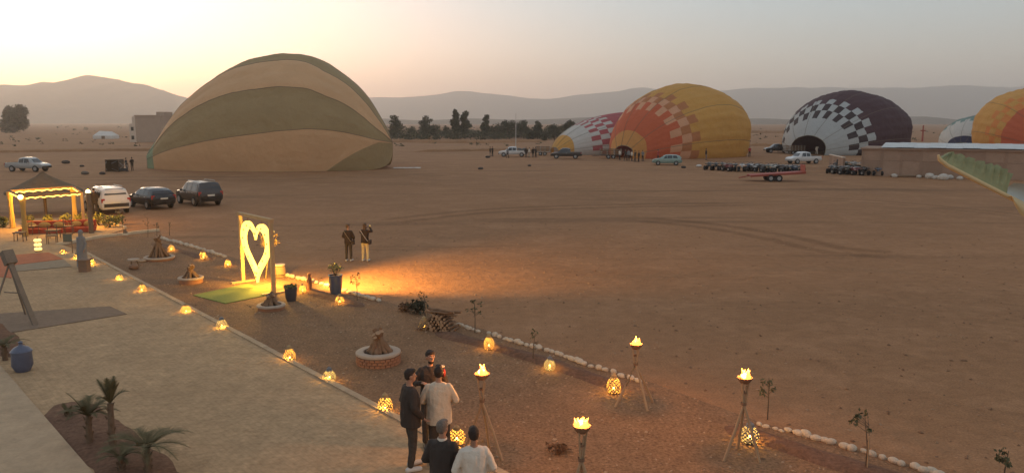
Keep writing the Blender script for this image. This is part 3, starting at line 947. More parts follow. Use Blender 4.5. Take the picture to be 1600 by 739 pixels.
def car(name, label, kind, loc, rz, body, lower=None, roof=None, rack=False, cat='car', load=None):
    c = CARS[kind]; st = c['st']
    t = thing(name, label, cat, loc, rz)
    xs = sorted(set([s[0] for s in st] + list(np.linspace(st[0][0] + .15, st[-1][0] - .15, 22))))
    b = MB(); n = 8
    vs, fs = [], []
    for x in xs:
        sec = car_section(st, x)
        vs += [(x, y, z) for y, z in sec] + [(x, -y, z) for y, z in sec[-2:0:-1]]
    m = 2 * n - 2
    for i in range(len(xs) - 1):
        for k in range(m):
            a, q = i * m + k, i * m + (k + 1) % m
            fs.append((a, q, q + m, a + m))
    fs.append(tuple(range(m - 1, -1, -1))); fs.append(tuple(range((len(xs) - 1) * m, len(xs) * m)))
    b.add(vs, fs)
    o = b.build('body', body, t, smooth=40)
    def on(x, v, side, off=.012):
        s = car_section(st, x)
        y = s[4][0] + (s[5][0] - s[4][0]) * v; z = s[4][1] + (s[5][1] - s[4][1]) * v
        return (x, side * (y + off), z)
    for side in (1, -1):
        for k, (a, q) in enumerate(c['glass']):
            b = MB()
            b.add([on(a, .06, side), on(q, .06, side), on(q if k < len(c['glass']) - 1 else min(q, q - .22), .92, side), on(a + (.12 if k == 0 and kind != 'pickup' else 0), .92, side)], [(0, 1, 2, 3)])
            b.build('side_window', GLASS, t)
        b = MB(); x = c['glass'][-1][1] - .05
        s = car_section(st, x); b.ell((x, side * (s[4][0] + .12), s[4][1] + .06), (.07, .11, .08), 8, 5); b.build('wing_mirror', body, t, smooth=180)
        for x in (st[-1][0] - .12,):
            s = car_section(st, x); b = MB(); b.box((x - .02, side * s[3][0] * .72, s[4][1] - .12), (.2, .30, .16)); b.build('headlight', LAMP_W, t)
        s = car_section(st, st[1][0]); b = MB(); b.box((st[1][0] + .02, side * (s[3][0] - .1), s[4][1] - .12), (.10, .2, .26)); b.build('tail_light', LAMP_R, t)
        b = MB()
        for xd in [g_[1] + .03 for g_ in c['glass'][:-1]]:
            b.box((xd - .18, side * (car_section(st, xd)[4][0] + .005), car_section(st, xd)[4][1] - .10), (.18, .03, .035))
        if b.v: b.build('door_handle', CHROME, t)
    for nm, (a, q) in (('rear_window', c['rear']), ('windscreen', c['front'])):
        def crn(x, side, off):
            s = car_section(st, x); return (x + off, side * s[6][0] * .92, s[6][1] + .012)
        sg = -1 if nm == 'rear_window' else 1
        lo, hi = (a, q) if nm == 'rear_window' else (q, a)
        sl, sh = car_section(st, lo), car_section(st, hi)
        b = MB()
        b.add([(lo + .02 * sg, -sl[5][0] * .86, sl[6][1] + .02), (lo + .02 * sg, sl[5][0] * .86, sl[6][1] + .02), (hi + .02 * sg, sh[6][0] * .98, sh[6][1] + .0), (hi + .02 * sg, -sh[6][0] * .98, sh[6][1] + .0)], [(0, 1, 2, 3)])
        b.build(nm, GLASS, t)
    for x in c['wheels']:
        for side in (1, -1):
            y = side * (lerp_table(st, x)[3] - .08)
            r = c['wr']
            b = MB(); b.tube([(0, -.11, 0), (0, -.09, 0), (0, .09, 0), (0, .11, 0)], [r * .9, r, r, r * .9], 20)
            w_ = b.build('wheel', TYRE, t, smooth=50, loc=(x, y, r))
            b = MB(); b.tube([(0, side * .10, 0), (0, side * .118, 0)], [r * .62, r * .58], 14); b.build('rim', RIM, w_, smooth=50)
    b = MB(); b.box((st[0][0] + .03, 0, st[0][1] + .1), (.16, st[1][4] * 1.7, .22)); b.build('rear_bumper', lower or body, t)
    b = MB(); b.box((st[-1][0] - .06, 0, st[-1][1] + .02), (.18, st[-2][4] * 1.8, .22)); b.build('front_bumper', lower or body, t)
    b = MB(); b.box((st[0][0] - .02 if kind != 'pickup' else st[0][0] - .02, 0, st[0][2] - .06), (.05, .5, .12)); b.build('number_plate', PLATE, t)
    if rack:
        for side in (1, -1):
            b = MB(); b.tube([(-1.6, side * .6, 1.74), (-1.5, side * .6, 1.80), (.2, side * .6, 1.80), (.3, side * .6, 1.74)], .02, 6); b.build('roof_rail', CHROME, t)
    if kind == 'pickup':
        b = MB(); b.box((-1.62, 0, 1.085), (1.6, 1.5, .012)); b.build('cargo_bed', mat('bed_dark', (.03, .028, .026)), t)
        if load:
            b = MB()
            for k in range(5): b.box((-1.0 - .3 * k, random.uniform(-.2, .2), 1.25 + random.uniform(-.05, .1)), (.28, 1.1, random.uniform(.25, .45)))
            b.build('cargo', load, t)
    return t

black = paint('black', (.018, .016, .017)); white = paint('white', (.62, .58, .54)); dark = paint('dark_grey', (.045, .038, .036)); silver = paint('silver', (.36, .35, .33)); greenp = paint('green', (.10, .15, .12)); cream = paint('cream', (.45, .41, .36))
car('parked_car', 'white off-road car nearest the pavilion with two people beside it', 'suv', at(167, 331), R(133), white, dark, rack=True)
car('parked_car', 'low black hatchback between the white and the dark off-road cars', 'hatch', at(237, 324), R(139), black)
car('parked_car', 'dark off-road car with a pale roof edge, closest to the striped balloon', 'suv', at(311, 319), R(134), dark, black, rack=True)
car('pickup_truck', 'dark pickup with pale bonnet and roof standing alone at the far left', 'pickup', at(46, 268), R(-8), silver, dark, cat='pickup truck')
car('pickup_truck', 'white pickup with a loaded bed below the thin mast', 'pickup', at(801, 245), R(176), white, dark, cat='pickup truck', load=mat('cargo_grey', (.2, .19, .18)))
car('pickup_truck', 'dark pickup in front of the mouth of the crimson balloon', 'pickup', at(884, 248), R(172), dark, black, cat='pickup truck')
car('parked_car', 'pale green hatchback in front of the yellow and red balloon', 'hatch', at(1042, 258), R(172), paint('pale_green', (.24, .32, .27)))
car('pickup_truck', 'white pickup facing left below the plum balloon', 'pickup', at(1254, 256), R(196), white, silver, cat='pickup truck')
car('pickup_truck', 'black pickup at the left foot of the plum balloon', 'pickup', at(1214, 239), R(180), black, black, cat='pickup truck')

# slatted basket trailers
def slat_trailer(label, loc, rz, Lx=4.4):
    t = thing('slatted_trailer', label, 'trailer', loc, rz, 'slatted trailers for the balloon baskets')
    b = MB(); b.box((0, 0, .55), (Lx, 1.8, .1)); b.tube([(Lx / 2, 0, .5), (Lx / 2 + 1.2, 0, .45)], .05, 6); b.build('chassis', dark, t)
    for side in (1, -1):
        for k in range(4):
            b = MB(); b.box((0, side * .9, .72 + .26 * k), (Lx, .05, .1)); b.build('slat', TIMBER, t)
        for k in range(4):
            b = MB(); b.box((-Lx / 2 + .1 + k * (Lx - .2) / 3, side * .85, 1.1), (.07, .05, 1.05)); b.build('post', CHROME, t)
        for x in (-.4, .4):
            b = MB(); b.tube([(0, -.1, 0), (0, .1, 0)], .32, 16); w_ = b.build('wheel', TYRE, t, loc=(x, side * .85, .32))
            b = MB(); b.tube([(0, side * .1, 0), (0, side * .115, 0)], .18, 12); b.build('rim', RIM, w_)
    return t
slat_trailer('slatted trailer at the foot of the yellow and red balloon', at(954, 248), R(176), 3.6)
slat_trailer('slatted trailer beside the mouth of the crimson balloon', at(848, 243), R(176), 2.6)
slat_trailer('slatted trailer in front of the gaping plum balloon', at(1240, 241), R(178), 3.6)

# red flatbed trailer, tipped nose down
p = at(1208, 283)
t = thing('flatbed_trailer', 'red flatbed trailer tipped on its axle on the open field', 'trailer', p, R(174))
REDP = mat('red_oxide_paint', (.34, .08, .055), .7, .2, 3.)
tilt = Matrix.Rotation(R(4.0), 3, 'Y')
for k in range(7):
    b = MB(); b.box(tilt @ Vector((-.3, -.86 + k * .287, .78)), (5.4, .27, .06), tilt); b.build('deck_plank', REDP, t)
for s_ in (1, -1):
    b = MB(); b.box(tilt @ Vector((-.3, s_ * .9, .68)), (5.4, .08, .14), tilt); b.build('side_rail', REDP, t)
    for x in (-.35, .45):
        b = MB(); b.tube([(0, -.11, 0), (0, .11, 0)], .34, 18); w_ = b.build('wheel', TYRE, t, smooth=50, loc=(x, s_ * .95, .34))
        b = MB(); b.tube([(0, s_ * .11, 0), (0, s_ * .125, 0)], .19, 12); b.build('rim', RIM, w_)
b = MB(); b.box(tilt @ Vector((-2.95, 0, 1.15)), (.06, 1.8, .7), tilt); b.build('tailgate', REDP, t)
b = MB(); b.tube([tilt @ Vector((2.3, 0, .7)), tilt @ Vector((3.4, 0, .55))], .06, 6); b.build('drawbar', REDP, t)
b = MB(); b.box((0.05, 0, .34), (.12, 1.9, .12)); b.build('axle', dark, t)

# ------------------------------------------------------------------ quad bikes
def quad():
    t = thing('quad_bike', '', 'quad bike', (0, 0, 0), 0, 'quad bikes parked in rows')
    b = MB()
    b.tube([(-.75, 0, .62), (-.3, 0, .55), (.3, 0, .55), (.75, 0, .62)], [.10, .16, .16, .12], 8)
    b.box((.55, 0, .78), (.6, .62, .10), taper=.8); b.box((-.6, 0, .80), (.62, .66, .10), taper=.85)
    b.tube([(.35, 0, .72), (.42, 0, .88)], [.16, .1], 8)
    b.build('body', None, t, smooth=40)
    b = MB(); b.tube([(-.62, 0, .86), (-.3, 0, .90), (.12, 0, .84), (.22, 0, .80)], [.12, .15, .13, .09], 8, flat=.7); b.build('seat', black, t, smooth=60)
    b = MB(); b.tube([(.3, -.38, 1.08), (.38, -.2, 1.10), (.42, 0, 1.04), (.38, .2, 1.10), (.3, .38, 1.08)], .022, 6); b.tube([(.42, 0, 1.04), (.48, 0, .7)], .03, 6); b.build('handlebar', black, t)
    for nm, x in (('front_rack', .62), ('rear_rack', -.66)):
        b = MB()
        for y in (-.25, 0, .25): b.tube([(x - .22, y, .92), (x + .22, y, .92)], .014, 5)
        for xx in (-.2, .2): b.tube([(x + xx, -.28, .92), (x + xx, .28, .92)], .014, 5); b.tube([(x + xx, 0, .8), (x + xx, 0, .92)], .014, 5)
        b.build(nm, CHROME, t)
    b = MB(); b.ell((.78, 0, .80), (.05, .1, .07), 8, 6); b.build('headlight', LAMP_W, t, smooth=180)
    for x in (-.58, .6):
        for s_ in (1, -1):
            b = MB(); b.tube([(0, -.12, 0), (0, -.08, 0), (0, .08, 0), (0, .12, 0)], [.23, .28, .28, .23], 14); w_ = b.build('wheel', TYRE, t, smooth=50, loc=(x, s_ * .42, .28))
            b = MB(); b.tube([(0, s_ * .12, 0), (0, s_ * .13, 0)], .13, 10); b.build('rim', RIM, w_)
    return t
QB = [paint('quad_blue', (.10, .12, .16)), paint('quad_red', (.22, .05, .04)), white, dark, paint('quad_olive', (.10, .10, .06)), cream]
proto = quad()
rq = random.Random(4)
spots = [((1108 + 10.2 * k, 266 + .35 * k + rq.uniform(-.8, .8)), rq.uniform(55, 125)) for k in range(15)]
spots += [((1300 + 11.5 * k, 271 + .5 * k + rq.uniform(-1.2, 1.2)), rq.uniform(50, 120)) for k in range(8)]
spots += [((1306 + 14 * k, 265 + rq.uniform(-.8, .8)), rq.uniform(60, 110)) for k in range(4)]
CW = ['grey-blue', 'dull red', 'white', 'black', 'olive', 'cream']
WH = ['first', 'second', 'third', 'fourth', 'fifth', 'sixth', 'seventh', 'eighth', 'ninth', 'tenth', 'eleventh', 'twelfth', 'thirteenth', 'fourteenth', 'last']
for k, ((px, py), a) in enumerate(spots):
    ci = [3, 3, 4, 1, 3, 2, 0, 2, 3, 4, 5, 3, 3, 0, 3][k % 15]
    o = proto if k == 0 else copy_tree(proto)
    o.location = at(px, py); o.rotation_euler = (0, 0, R(a))
    for ch in children(o):
        if ch.name.startswith('body'):
            me = proto_body if k else ch.data
            if k == 0:
                proto_body = ch.data; proto_body.materials.clear(); proto_body.materials.append(QB[3])
            ch.material_slots[0].link = 'OBJECT'; ch.material_slots[0].material = QB[ci]
    if k < 15: o['label'] = f'{CW[ci]} quad bike, {WH[k]} from the left in the open row below the balloons'
    elif k < 23: o['label'] = f'{CW[ci]} quad bike, {WH[k - 15]} from the left in the front row by the block wall'
    else: o['label'] = f'{CW[ci]} quad bike, {WH[k - 23]} from the left in the back row by the block wall'

# ------------------------------------------------------------------ walled yard with metal roof
BLOCK = mat('block_wall', (.36, .235, .165), .95, .14, .8, .35, 6)
BLOCK2 = mat('block_wall_dark', (.31, .20, .14), .95, .14, .8, .35, 6)
SHEET = mat('zinc_sheet', (.55, .53, .50), .55, .22, .6, metal=.25)
A, B_ = at(1346, 274), at(1640, 283)
wd = (B_ - A); WLn = wd.length; ang = math.atan2(wd.y, wd.x)
yard = thing('yard_building', 'long block-walled shed with a silver sheet roof at the right', 'building', A, ang)
hts = 2.9
npan = 9
for k in range(npan):
    x0, x1 = WLn * k / npan, WLn * (k + 1) / npan
    for r_, (za, zb) in enumerate(((-.05, 1.68), (1.70, hts))):
        b = MB(); b.box(((x0 + x1) / 2, .12 + .015 * ((k + r_) % 3), (za + zb) / 2), (x1 - x0 - .05, .22, zb - za)); b.build('wall_panel', BLOCK if (k + r_) % 3 else BLOCK2, yard)
    b = MB(); b.box((x0, .14, hts / 2), (.24, .32, hts)); b.build('pilaster', BLOCK2, yard)
b = MB(); b.box((WLn / 2, 4, hts / 2), (WLn - .4, 7.4, hts - .2)); b.build('core', BLOCK2, yard)
b = MB(); b.box((WLn / 2, 4, hts + .09), (WLn + .5, 8.3, .18)); b.build('roof_slab', BLOCK2, yard)
for k in range(10):
    x = 1.8 + k * (WLn - 1.8) / 10; xw = (WLn - 1.8) / 10
    b = MB(); nc = 16
    vs, fs = [], []
    z0, z1 = hts + .24, hts + .62
    for i in range(nc + 1):
        for j, (y, z) in enumerate(((-.25, z0), (6.5, z1))):
            vs.append((x + xw * 1.02 * i / nc, y + .1 * ((k * 7) % 3), z + .035 * (i % 2) + .03 * (k % 2)))
    for i in range(nc): fs.append((2 * i, 2 * i + 2, 2 * i + 3, 2 * i + 1))
    b.add(vs, fs); b.build('roof_sheet', SHEET, yard)
A2 = at(1296, 262)
wd2 = (A + Vector((.5, 6., 0))) - A2
low = thing('low_wall', 'low block wall in front of the plum balloon joining the shed', 'wall', A2, math.atan2(wd2.y, wd2.x))
nl = 5
for k in range(nl):
    b = MB(); l = wd2.length / nl; b.box((l * (k + .5), 0, .8), (l - .04, .22, 1.6 + .05 * (k % 2))); b.build('wall_panel', BLOCK if k % 2 else BLOCK2, low)
b = MB(); b.box((wd2.length / 2, 0, 1.7), (wd2.length, .34, .10)); b.build('coping', HOUSE_P, low)
b = MB(); b.box((wd2.length * .62, -.125, 1.1), (.7, .06, .5)); b.build('vent', GLASS, low)

# ------------------------------------------------------------------ loose things on the field
TARP = mat('white_tarp', (.62, .56, .5), .8, .1, 1.)
b = MB(); vs = []; fs = []
for i in range(12):
    for j in range(5):
        vs.append((i * .32 - 1.76, j * .4 - .8, .05 + .10 * abs(fbm(i * .7, j * .9, 1.))))
for i in range(11):
    for j in range(4): fs.append((i * 5 + j, i * 5 + j + 5, i * 5 + j + 6, i * 5 + j + 1))
b.add(vs, fs); o = b.build('tarpaulin', TARP, None, 180, at(636, 263)); tag(o, 'white tarpaulin lying at the crown end of the striped balloon', 'tarpaulin')
SACK = mat('sack_dark', (.06, .05, .045), .95, .2, 4.)
def sack(px, py, s, label, m=SACK, seed=0):
    b = MB(); s *= .62; b.ell((0, 0, s * .3), (s * .75, s * .5, s * .36), 12, 8)
    b.v = [(x * (1 + .3 * fbm(x * 2 + seed, y * 2, z * 2)), y * (1 + .3 * fbm(y * 2, z * 2 + seed, x)), max(0, z * (1 + .3 * fbm(z * 3, x * 2, seed)))) for x, y, z in b.v]
    o = b.build('sack', m, None, 180, at(px, py)); tag(o, label, 'sack', 'sacks dropped on the field')
    return o
sack(751, 265, .75, 'dark sack lying on the open field right of the striped balloon', seed=1)
sack(827, 260, .6, 'small dark sack on the field below the white pickup', seed=2)
sack(1068, 263, .7, 'dark sack on the field just right of the pale green car', seed=3)
sack(1092, 261, .8, 'pale bag on the field left of the quad bikes', TARP, seed=4)
sack(762, 247, .9, 'dark sack at the feet of the two people left of the white pickup', seed=5)
sack(103, 256, 1.3, 'dark bundle on the field behind the thatched parasol', seed=6)
sack(128, 261, .7, 'small dark bundle right of the larger bundle on the left field', seed=7)
sack(133, 273, 1.0, 'grey bundle on the field above the white off-road car', mat('sack_grey', (.14, .11, .09)), seed=8)
sack(160, 273, .8, 'small dark bag left of the wicker basket', seed=9)
def rock(px, py, s, label, m, seed=0):
    b = MB(); b.ell((0, 0, s * .25), (s * .6, s * .45, s * .4), 9, 6)
    b.v = [(x * (1 + .5 * fbm(x + seed, y, z)), y * (1 + .5 * fbm(y, z + seed, x)), max(-.02, z)) for x, y, z in b.v]
    tag(b.build('rock', m, None, None, at(px, py)), label, 'rock', 'rubble stones along the shed wall')
RK = mat('rubble_pale', (.5, .44, .37), .95, .15)
for k, (px, py, s) in enumerate(((1397, 277, .6), (1436, 278, .5), (1452, 279, .9), (1462, 280, .6), (1474, 281, 1.0), (1484, 280, .7), (1500, 281, .6))):
    rock(px, py, s, ORD[k] + ' pale rubble stone from the left at the foot of the shed wall', RK, k)
b = MB(); b.tube([(-2, 0, .1), (2.4, .05, .12)], .1, 6); tag(b.build('pole_on_ground', TIMBER, None, None, at(1420, 277)), 'long pale pole lying at the foot of the shed wall', 'pole')
b = MB(); b.lathe([(.0, 0), (1.0, 0), (1.05, .3), (.85, 1.0), (.5, 1.45), (0, 1.5)], 12)
b.v = [(x * (1 + .3 * fbm(x * 2, y * 2, z)), y, z) for x, y, z in b.v]
tag(b.build('bush', LEAF_D, None, 180, at(1378, 274)), 'dark round bush against the shed wall behind the quad bikes', 'bush')
# red mast far behind the roof
t = thing('red_mast', 'red mast standing far off between the plum and teal balloons', 'mast', at(1441, 221))
b = MB(); b.tube([(0, 0, 0), (0, 0, 4.8)], [.28, .18], 6); b.build('pole', REDP, t)
b = MB(); b.box((0, 0, 3.2), (1.5, .2, .35)); b.build('crossarm', REDP, t)

# balloon basket and inflation fan by the mouth of the striped balloon
WICK = mat('wicker', (.15, .095, .055), .9, .3, 12., .5, 40)
t = thing('balloon_basket', 'dark wicker balloon basket tipped on its side by the striped balloon', 'basket', at(180, 268), R(8))
b = MB()
for z0, z1 in ((0, 1.45),): b.box((0, .9, .72), (1.5, .06, 1.45)); b.box((-.72, 0, .72), (.06, 1.8, 1.45)); b.box((.72, 0, .72), (.06, 1.8, 1.45)); b.box((0, 0, .03), (1.5, 1.8, .06)); b.box((0, 0, 1.42), (1.5, 1.8, .06))
b.build('wicker_shell', WICK, t)
b = MB(); b.tube([(-.75, -.92, 0.02), (.75, -.92, 0.02), (.75, -.92, 1.45), (-.75, -.92, 1.45), (-.75, -.92, 0.02)], .05, 6); b.build('rim', TIMBER, t)
b = MB()
for x in (-.6, .6):
    for z in (.12, 1.3): b.tube([(x, -.9, z), (x * .5, -2., .4 + z * .5)], .025, 5)
b.build('burner_frame', CHROME, t)
t = thing('inflation_fan', 'round inflation fan in a frame beside the wicker basket', 'fan', at(193, 269), R(20))
b = MB()
for k in range(24):
    a0, a1 = 2 * PI * k / 24, 2 * PI * (k + 1) / 24
    b.tube([(.55 * math.cos(a0), 0, .75 + .55 * math.sin(a0)), (.55 * math.cos(a1), 0, .75 + .55 * math.sin(a1))], .035, 5)
b.build('guard_ring', dark, t)
for k in range(4):
    b = MB(); a0 = PI / 4 + k * PI / 2; b.tube([(0, 0, .75), (.5 * math.cos(a0), .05, .75 + .5 * math.sin(a0))], [.05, .09], 5, flat=.25); b.build('blade', CHROME, t)
b = MB(); b.box((0, .3, .3), (.9, .6, .35)); b.tube([(-.5, 0, 0), (-.4, 0, .7)], .03, 5); b.tube([(.5, 0, 0), (.4, 0, .7)], .03, 5); b.build('frame', dark, t)

# ------------------------------------------------------------------ lanterns
CERAM = mat('lantern_clay', (.34, .23, .11), .8, .2, 9.)
CERAM_B = mat('lantern_blue', (.16, .155, .15), .6, .2, 9.)
WAX = mat('candle_wax', (.7, .6, .4), .6, 0)
FLAME = mat('candle_flame', (1, .6, .2), 1, 0, emit=(1, .52, .10), estr=14)
LAMPCOL = (1.0, .56, .10)
def lantern_proto(m):
    t = thing('lantern', '', 'lantern', (0, 0, 0), 0, 'pierced lanterns glowing on the ground')
    prof = [(.085, .0), (.12, .025), (.135, .06), (.145, .095), (.148, .13), (.145, .165), (.135, .20), (.118, .235), (.098, .268), (.075, .30), (.055, .325)]
    b = MB()
    b.lathe(prof, 24, skip=lambda i, k: 1 <= i <= 8 and (k + (i // 1)) % 2 == 0)
    o = b.build('pierced_shell', m, t)
    b = MB(); b.lathe([(.0, .0), (.085, .0), (.085, .012), (.0, .012)], 16); b.build('base', m, t)
    b = MB(); b.lathe([(.056, .325), (.062, .345), (.05, .36), (.03, .365), (.018, .39), (.0, .395)], 14); b.build('lid', m, t, smooth=60)
    b = MB(); b.lathe([(.035, .012), (.035, .08), (.0, .08)], 10); b.build('candle', WAX, t)
    b = MB(); b.lathe([(.0, .085), (.016, .10), (.018, .115), (.010, .14), (.0, .16)], 8); b.build('flame', FLAME, t, smooth=180)
    point_light(t, (0, 0, .185), 12.0, LAMPCOL, .022)
    return t
LP = lantern_proto(CERAM); LB = lantern_proto(CERAM_B)
LANT = [(99, 398, .9, 0, 'pierced lantern at the far corner of the terrace edge'),
        (120, 407, .95, 0, 'pierced lantern just left of the hooded figure'),
        (144, 417, .95, 0, 'pierced lantern just right of the hooded figure'),
        (187, 440, .9, 0, 'small pierced lantern, fourth along the terrace kerb from the far corner'),
        (222, 458, 1., 0, 'pierced lantern, fifth along the terrace kerb from the far corner'),
        (291, 491, 1.1, 0, 'pierced lantern on the kerb below the green carpet'),
        (347, 516, 1.1, 1, 'blue-topped pierced lantern beside a pale flat stone on the kerb'),
        (453, 566, 1.05, 0, 'pierced lantern on the kerb, second from the five men'),
        (515, 597, 1.05, 1, 'pierced lantern throwing long rays on the kerb below the brick fire pit'),
        (602, 645, 1.1, 0, 'bright pierced lantern on the kerb left of the man in dark clothes'),
        (714, 700, 1.1, 0, 'pierced lantern between the grey-haired man and the man in the white sweater'),
        (268, 393, 1., 0, 'pierced lantern by the far end of the stone row'),
        (318, 406, 1.1, 0, 'pierced lantern below the far row of white stones'),
        (356, 417, 1., 0, 'pierced lantern just left of the glowing heart frame'),
        (473, 458, .9, 0, 'pierced lantern right of the small dark pot'),
        (531, 475, 1.05, 0, 'pierced lantern at the foot of the tall blue planter'),
        (663, 515, 1.1, 0, 'pierced lantern in front of the woodpile'),
        (764, 546, 1.0, 0, 'pierced lantern under the first stones of the long row'),
        (859, 578, 1.0, 1, 'dark pierced lantern halfway along the long stone row'),
        (959, 614, 1.15, 0, 'pierced lantern by the torch at the end of the long stone row'),
        (1171, 691, 1.25, 1, 'blue-topped pierced lantern under the torch on the right')]
for k, (px, py, s_, kd, lb) in enumerate(LANT):
    o = copy_tree(LB if kd else LP)
    o.location = at(px, py); o.rotation_euler = (0, 0, k * .7); o.scale = (s_ * .96, s_ * .96, s_ * .96 * (.88, 1.0, 1.16, .95, 1.08)[k % 5]); o['label'] = lb
    if py > 690 and px < 800: o.location.z = .09
for r_ in (LP, LB):
    for ch in children(r_): bpy.data.objects.remove(ch)
    bpy.data.objects.remove(r_)

# ------------------------------------------------------------------ tripod torches
POLE = mat('torch_pole', (.38, .24, .135), .9, .2, 5., .3, 20)
CHAR = mat('charred_clay', (.22, .12, .07), .95, .2, 6.)
FIRE = mat('torch_fire', (1, .5, .15), 1, 0, emit=(1, .30, .035), estr=4.5)
FIREC = mat('torch_fire_core', (1, .7, .3), 1, 0, emit=(1, .58, .16), estr=7)
def torch(label, top_px, top_py, hgt, seed, legs):
    p = at(top_px, top_py, hgt); p.z = 0
    t = thing('torch', label, 'torch', p, 0, 'burning tripod torches in the garden')
    jt = Vector((0, 0, hgt * .66))
    for k, (a, l) in enumerate(legs):
        foot = Vector((l * math.cos(R(a)), l * math.sin(R(a)), 0))
        d = (jt - foot)
        topp = foot + d * 1.0
        end = foot + d * (1.0 + .36 * (1 if k == 0 else .25))
        end = Vector((end.x * .35, end.y * .35, end.z))
        b = MB(); b.tube([foot, foot.lerp(jt, .5) + Vector((.012, .01, 0)), jt * .98 + foot * .02, end], [.028, .026, .024, .02], 7)
        b.build('leg', POLE, t, smooth=60)
    for k in range(3):
        a = 2.1 * k + seed
        b = MB(); b.tube([(.02 * math.cos(a), .02 * math.sin(a), hgt * .62), (.08 * math.cos(a), .08 * math.sin(a), hgt - .06)], [.016, .014], 6); b.build('bowl_stay', POLE, t, smooth=60)
    b = MB(); b.lathe([(.05, hgt * .655), (.05, hgt * .69)], 10); b.build('binding', CHAR, t)
    b = MB(); b.lathe([(.045, hgt * .80), (.048, hgt * .82)], 10); b.build('binding', CHAR, t)
    b = MB(); b.lathe([(.0, hgt - .12), (.07, hgt - .11), (.12, hgt - .05), (.135, hgt), (.12, hgt), (.10, hgt - .04), (0, hgt - .07)], 16); b.build('bowl', CHAR, t, smooth=50)
    rg = random.Random(seed)
    f = MB()
    for k in range(16):
        a = rg.uniform(0, 6.28); r0 = rg.uniform(0, .085); h = rg.uniform(.06, .19)
        c = (r0 * math.cos(a), r0 * math.sin(a), hgt - .03)
        lean = rg.uniform(-.3, .3)
        pts = [(c[0] + lean * h * u * u, c[1], c[2] + h * u) for u in (0, .25, .5, .75, 1)]
        f.tube(pts, [.022, .034, .025, .013, .002], 6)
    fl = f.build('flame', FIRE, t, smooth=180)
    b = MB(); b.ell((0, 0, hgt + .025), (.075, .06, .055), 10, 7); b.build('flame_core', FIREC, fl, smooth=180)
    point_light(t, (0, 0, hgt + .26), 64, (1, .42, .11), .06)
    return t
torch('burning torch on a tall tripod right of the group of men', 753, 583, 1.55, 1, ((160, .38), (330, .42), (70, .35)))
torch('burning torch cut off by the bottom edge, on a thick bound stand', 909, 664, 1.6, 2, ((200, .36), (335, .40), (80, .35)))
torch('burning tripod torch at the end of the long row of white stones', 994, 537, 1.35, 3, ((195, .45), (300, .42), (20, .45)))
torch('burning tripod torch above the blue-topped lantern', 1164, 589, 1.5, 4, ((205, .40), (320, .34), (85, .35)))

# ------------------------------------------------------------------ white stones, each its own
WSTONE = mat('whitewashed_stone', (.56, .44, .32), .95, .28, 5., .6, 22)
stone_me = []
for k in range(7):
    b = MB(); b.ell((0, 0, .25), (.5, .38, .36), 11, 7)
    b.v = [(x * (1 + .6 * fbm(x * 2.2 + k * 5, y * 2.2, z * 2.2)), y * (1 + .35 * fbm(y * 1.6, z * 1.6 + k * 3, x)), z * (1 + .25 * fbm(z * 2, x, k))) for x, y, z in b.v]
    me = b.mesh('stone', 35); me.materials.append(WSTONE); stone_me.append(me)
def stone_row(pts, n, s0, s1, label, group, seed, skip=0.):
    rg = random.Random(seed)
    P = [at(*q) for q in pts]
    ls = [0.]
    for a, b_ in zip(P, P[1:]): ls.append(ls[-1] + (b_ - a).length)
    pos = np.cumsum([rg.uniform(.7, 1.3) for _ in range(n)]); pos = (pos - pos[0]) / (pos[-1] - pos[0]) * ls[-1]
    cnt = 0
    for k in range(n):
        s = pos[k]; j = max(i for i in range(len(ls)) if ls[i] <= s + 1e-6); j = min(j, len(P) - 2)
        d = P[j + 1] - P[j]; q = P[j] + d * ((s - ls[j]) / d.length)
        o = link('white_stone', stone_me[rg.randrange(7)], None, (q.x + rg.uniform(-.03, .03), q.y + rg.uniform(-.03, .03), -.01))
        sc_ = rg.uniform(s0, s1)
        o.scale = (sc_ * rg.uniform(.85, 1.25), sc_ * rg.uniform(.9, 1.1), sc_ * rg.uniform(.75, 1.05))
        o.rotation_euler = (rg.uniform(-.15, .15), rg.uniform(-.15, .15), math.atan2(d.y, d.x) + rg.uniform(-.4, .4))
        cnt += 1; tag(o, ORD[cnt - 1] + ' ' + label.replace(' in ', ' from the left in ', 1).replace(' under ', ' from the left under ', 1).replace(' near ', ' from the left near ', 1), 'stone', group)
stone_row([(250, 373), (300, 386), (352, 402)], 26, .22, .30, 'white stone in the far row beyond the fire pits', 'far row of white stones', 1)
stone_row([(440, 430), (500, 444), (520, 450)], 13, .20, .30, 'white stone in the lit row behind the small wooden figure', 'lit row of white stones', 2)
stone_row([(535, 455), (560, 462), (591, 471)], 11, .19, .27, 'white stone in the short row right of the tall blue planter', 'short row of white stones', 3)
stone_row([(716, 508), (748, 519)], 6, .16, .24, 'white stone in the short run beside the woodpile', 'white stones beside the woodpile', 4)
stone_row([(764, 522), (800, 534), (860, 550), (920, 572), (958, 582)], 23, .16, .255, 'white stone in the long row between woodpile and tripod torch', 'long row of white stones', 5)
stone_row([(972, 588), (998, 597)], 3, .15, .24, 'white stone under the tripod torch ending the long row', 'white stones under the torch', 6)
stone_row([(1188, 664), (1222, 673)], 4, .10, .15, 'small half-buried white stone near the blue-topped lantern', 'half-buried white stones', 7)
stone_row([(1230, 674), (1300, 693), (1360, 710), (1450, 738), (1500, 755)], 19, .15, .245, 'white stone in the row at the bottom right', 'bottom right row of white stones', 8)
b = MB(); b.box((0, 0, .03), (.5, .32, .06), taper=.9); tag(b.build('flat_stone', WSTONE, None, None, at(330, 511) + Vector((0, 0, .0))), 'pale flat stone by the blue-topped lantern on the kerb', 'stone')

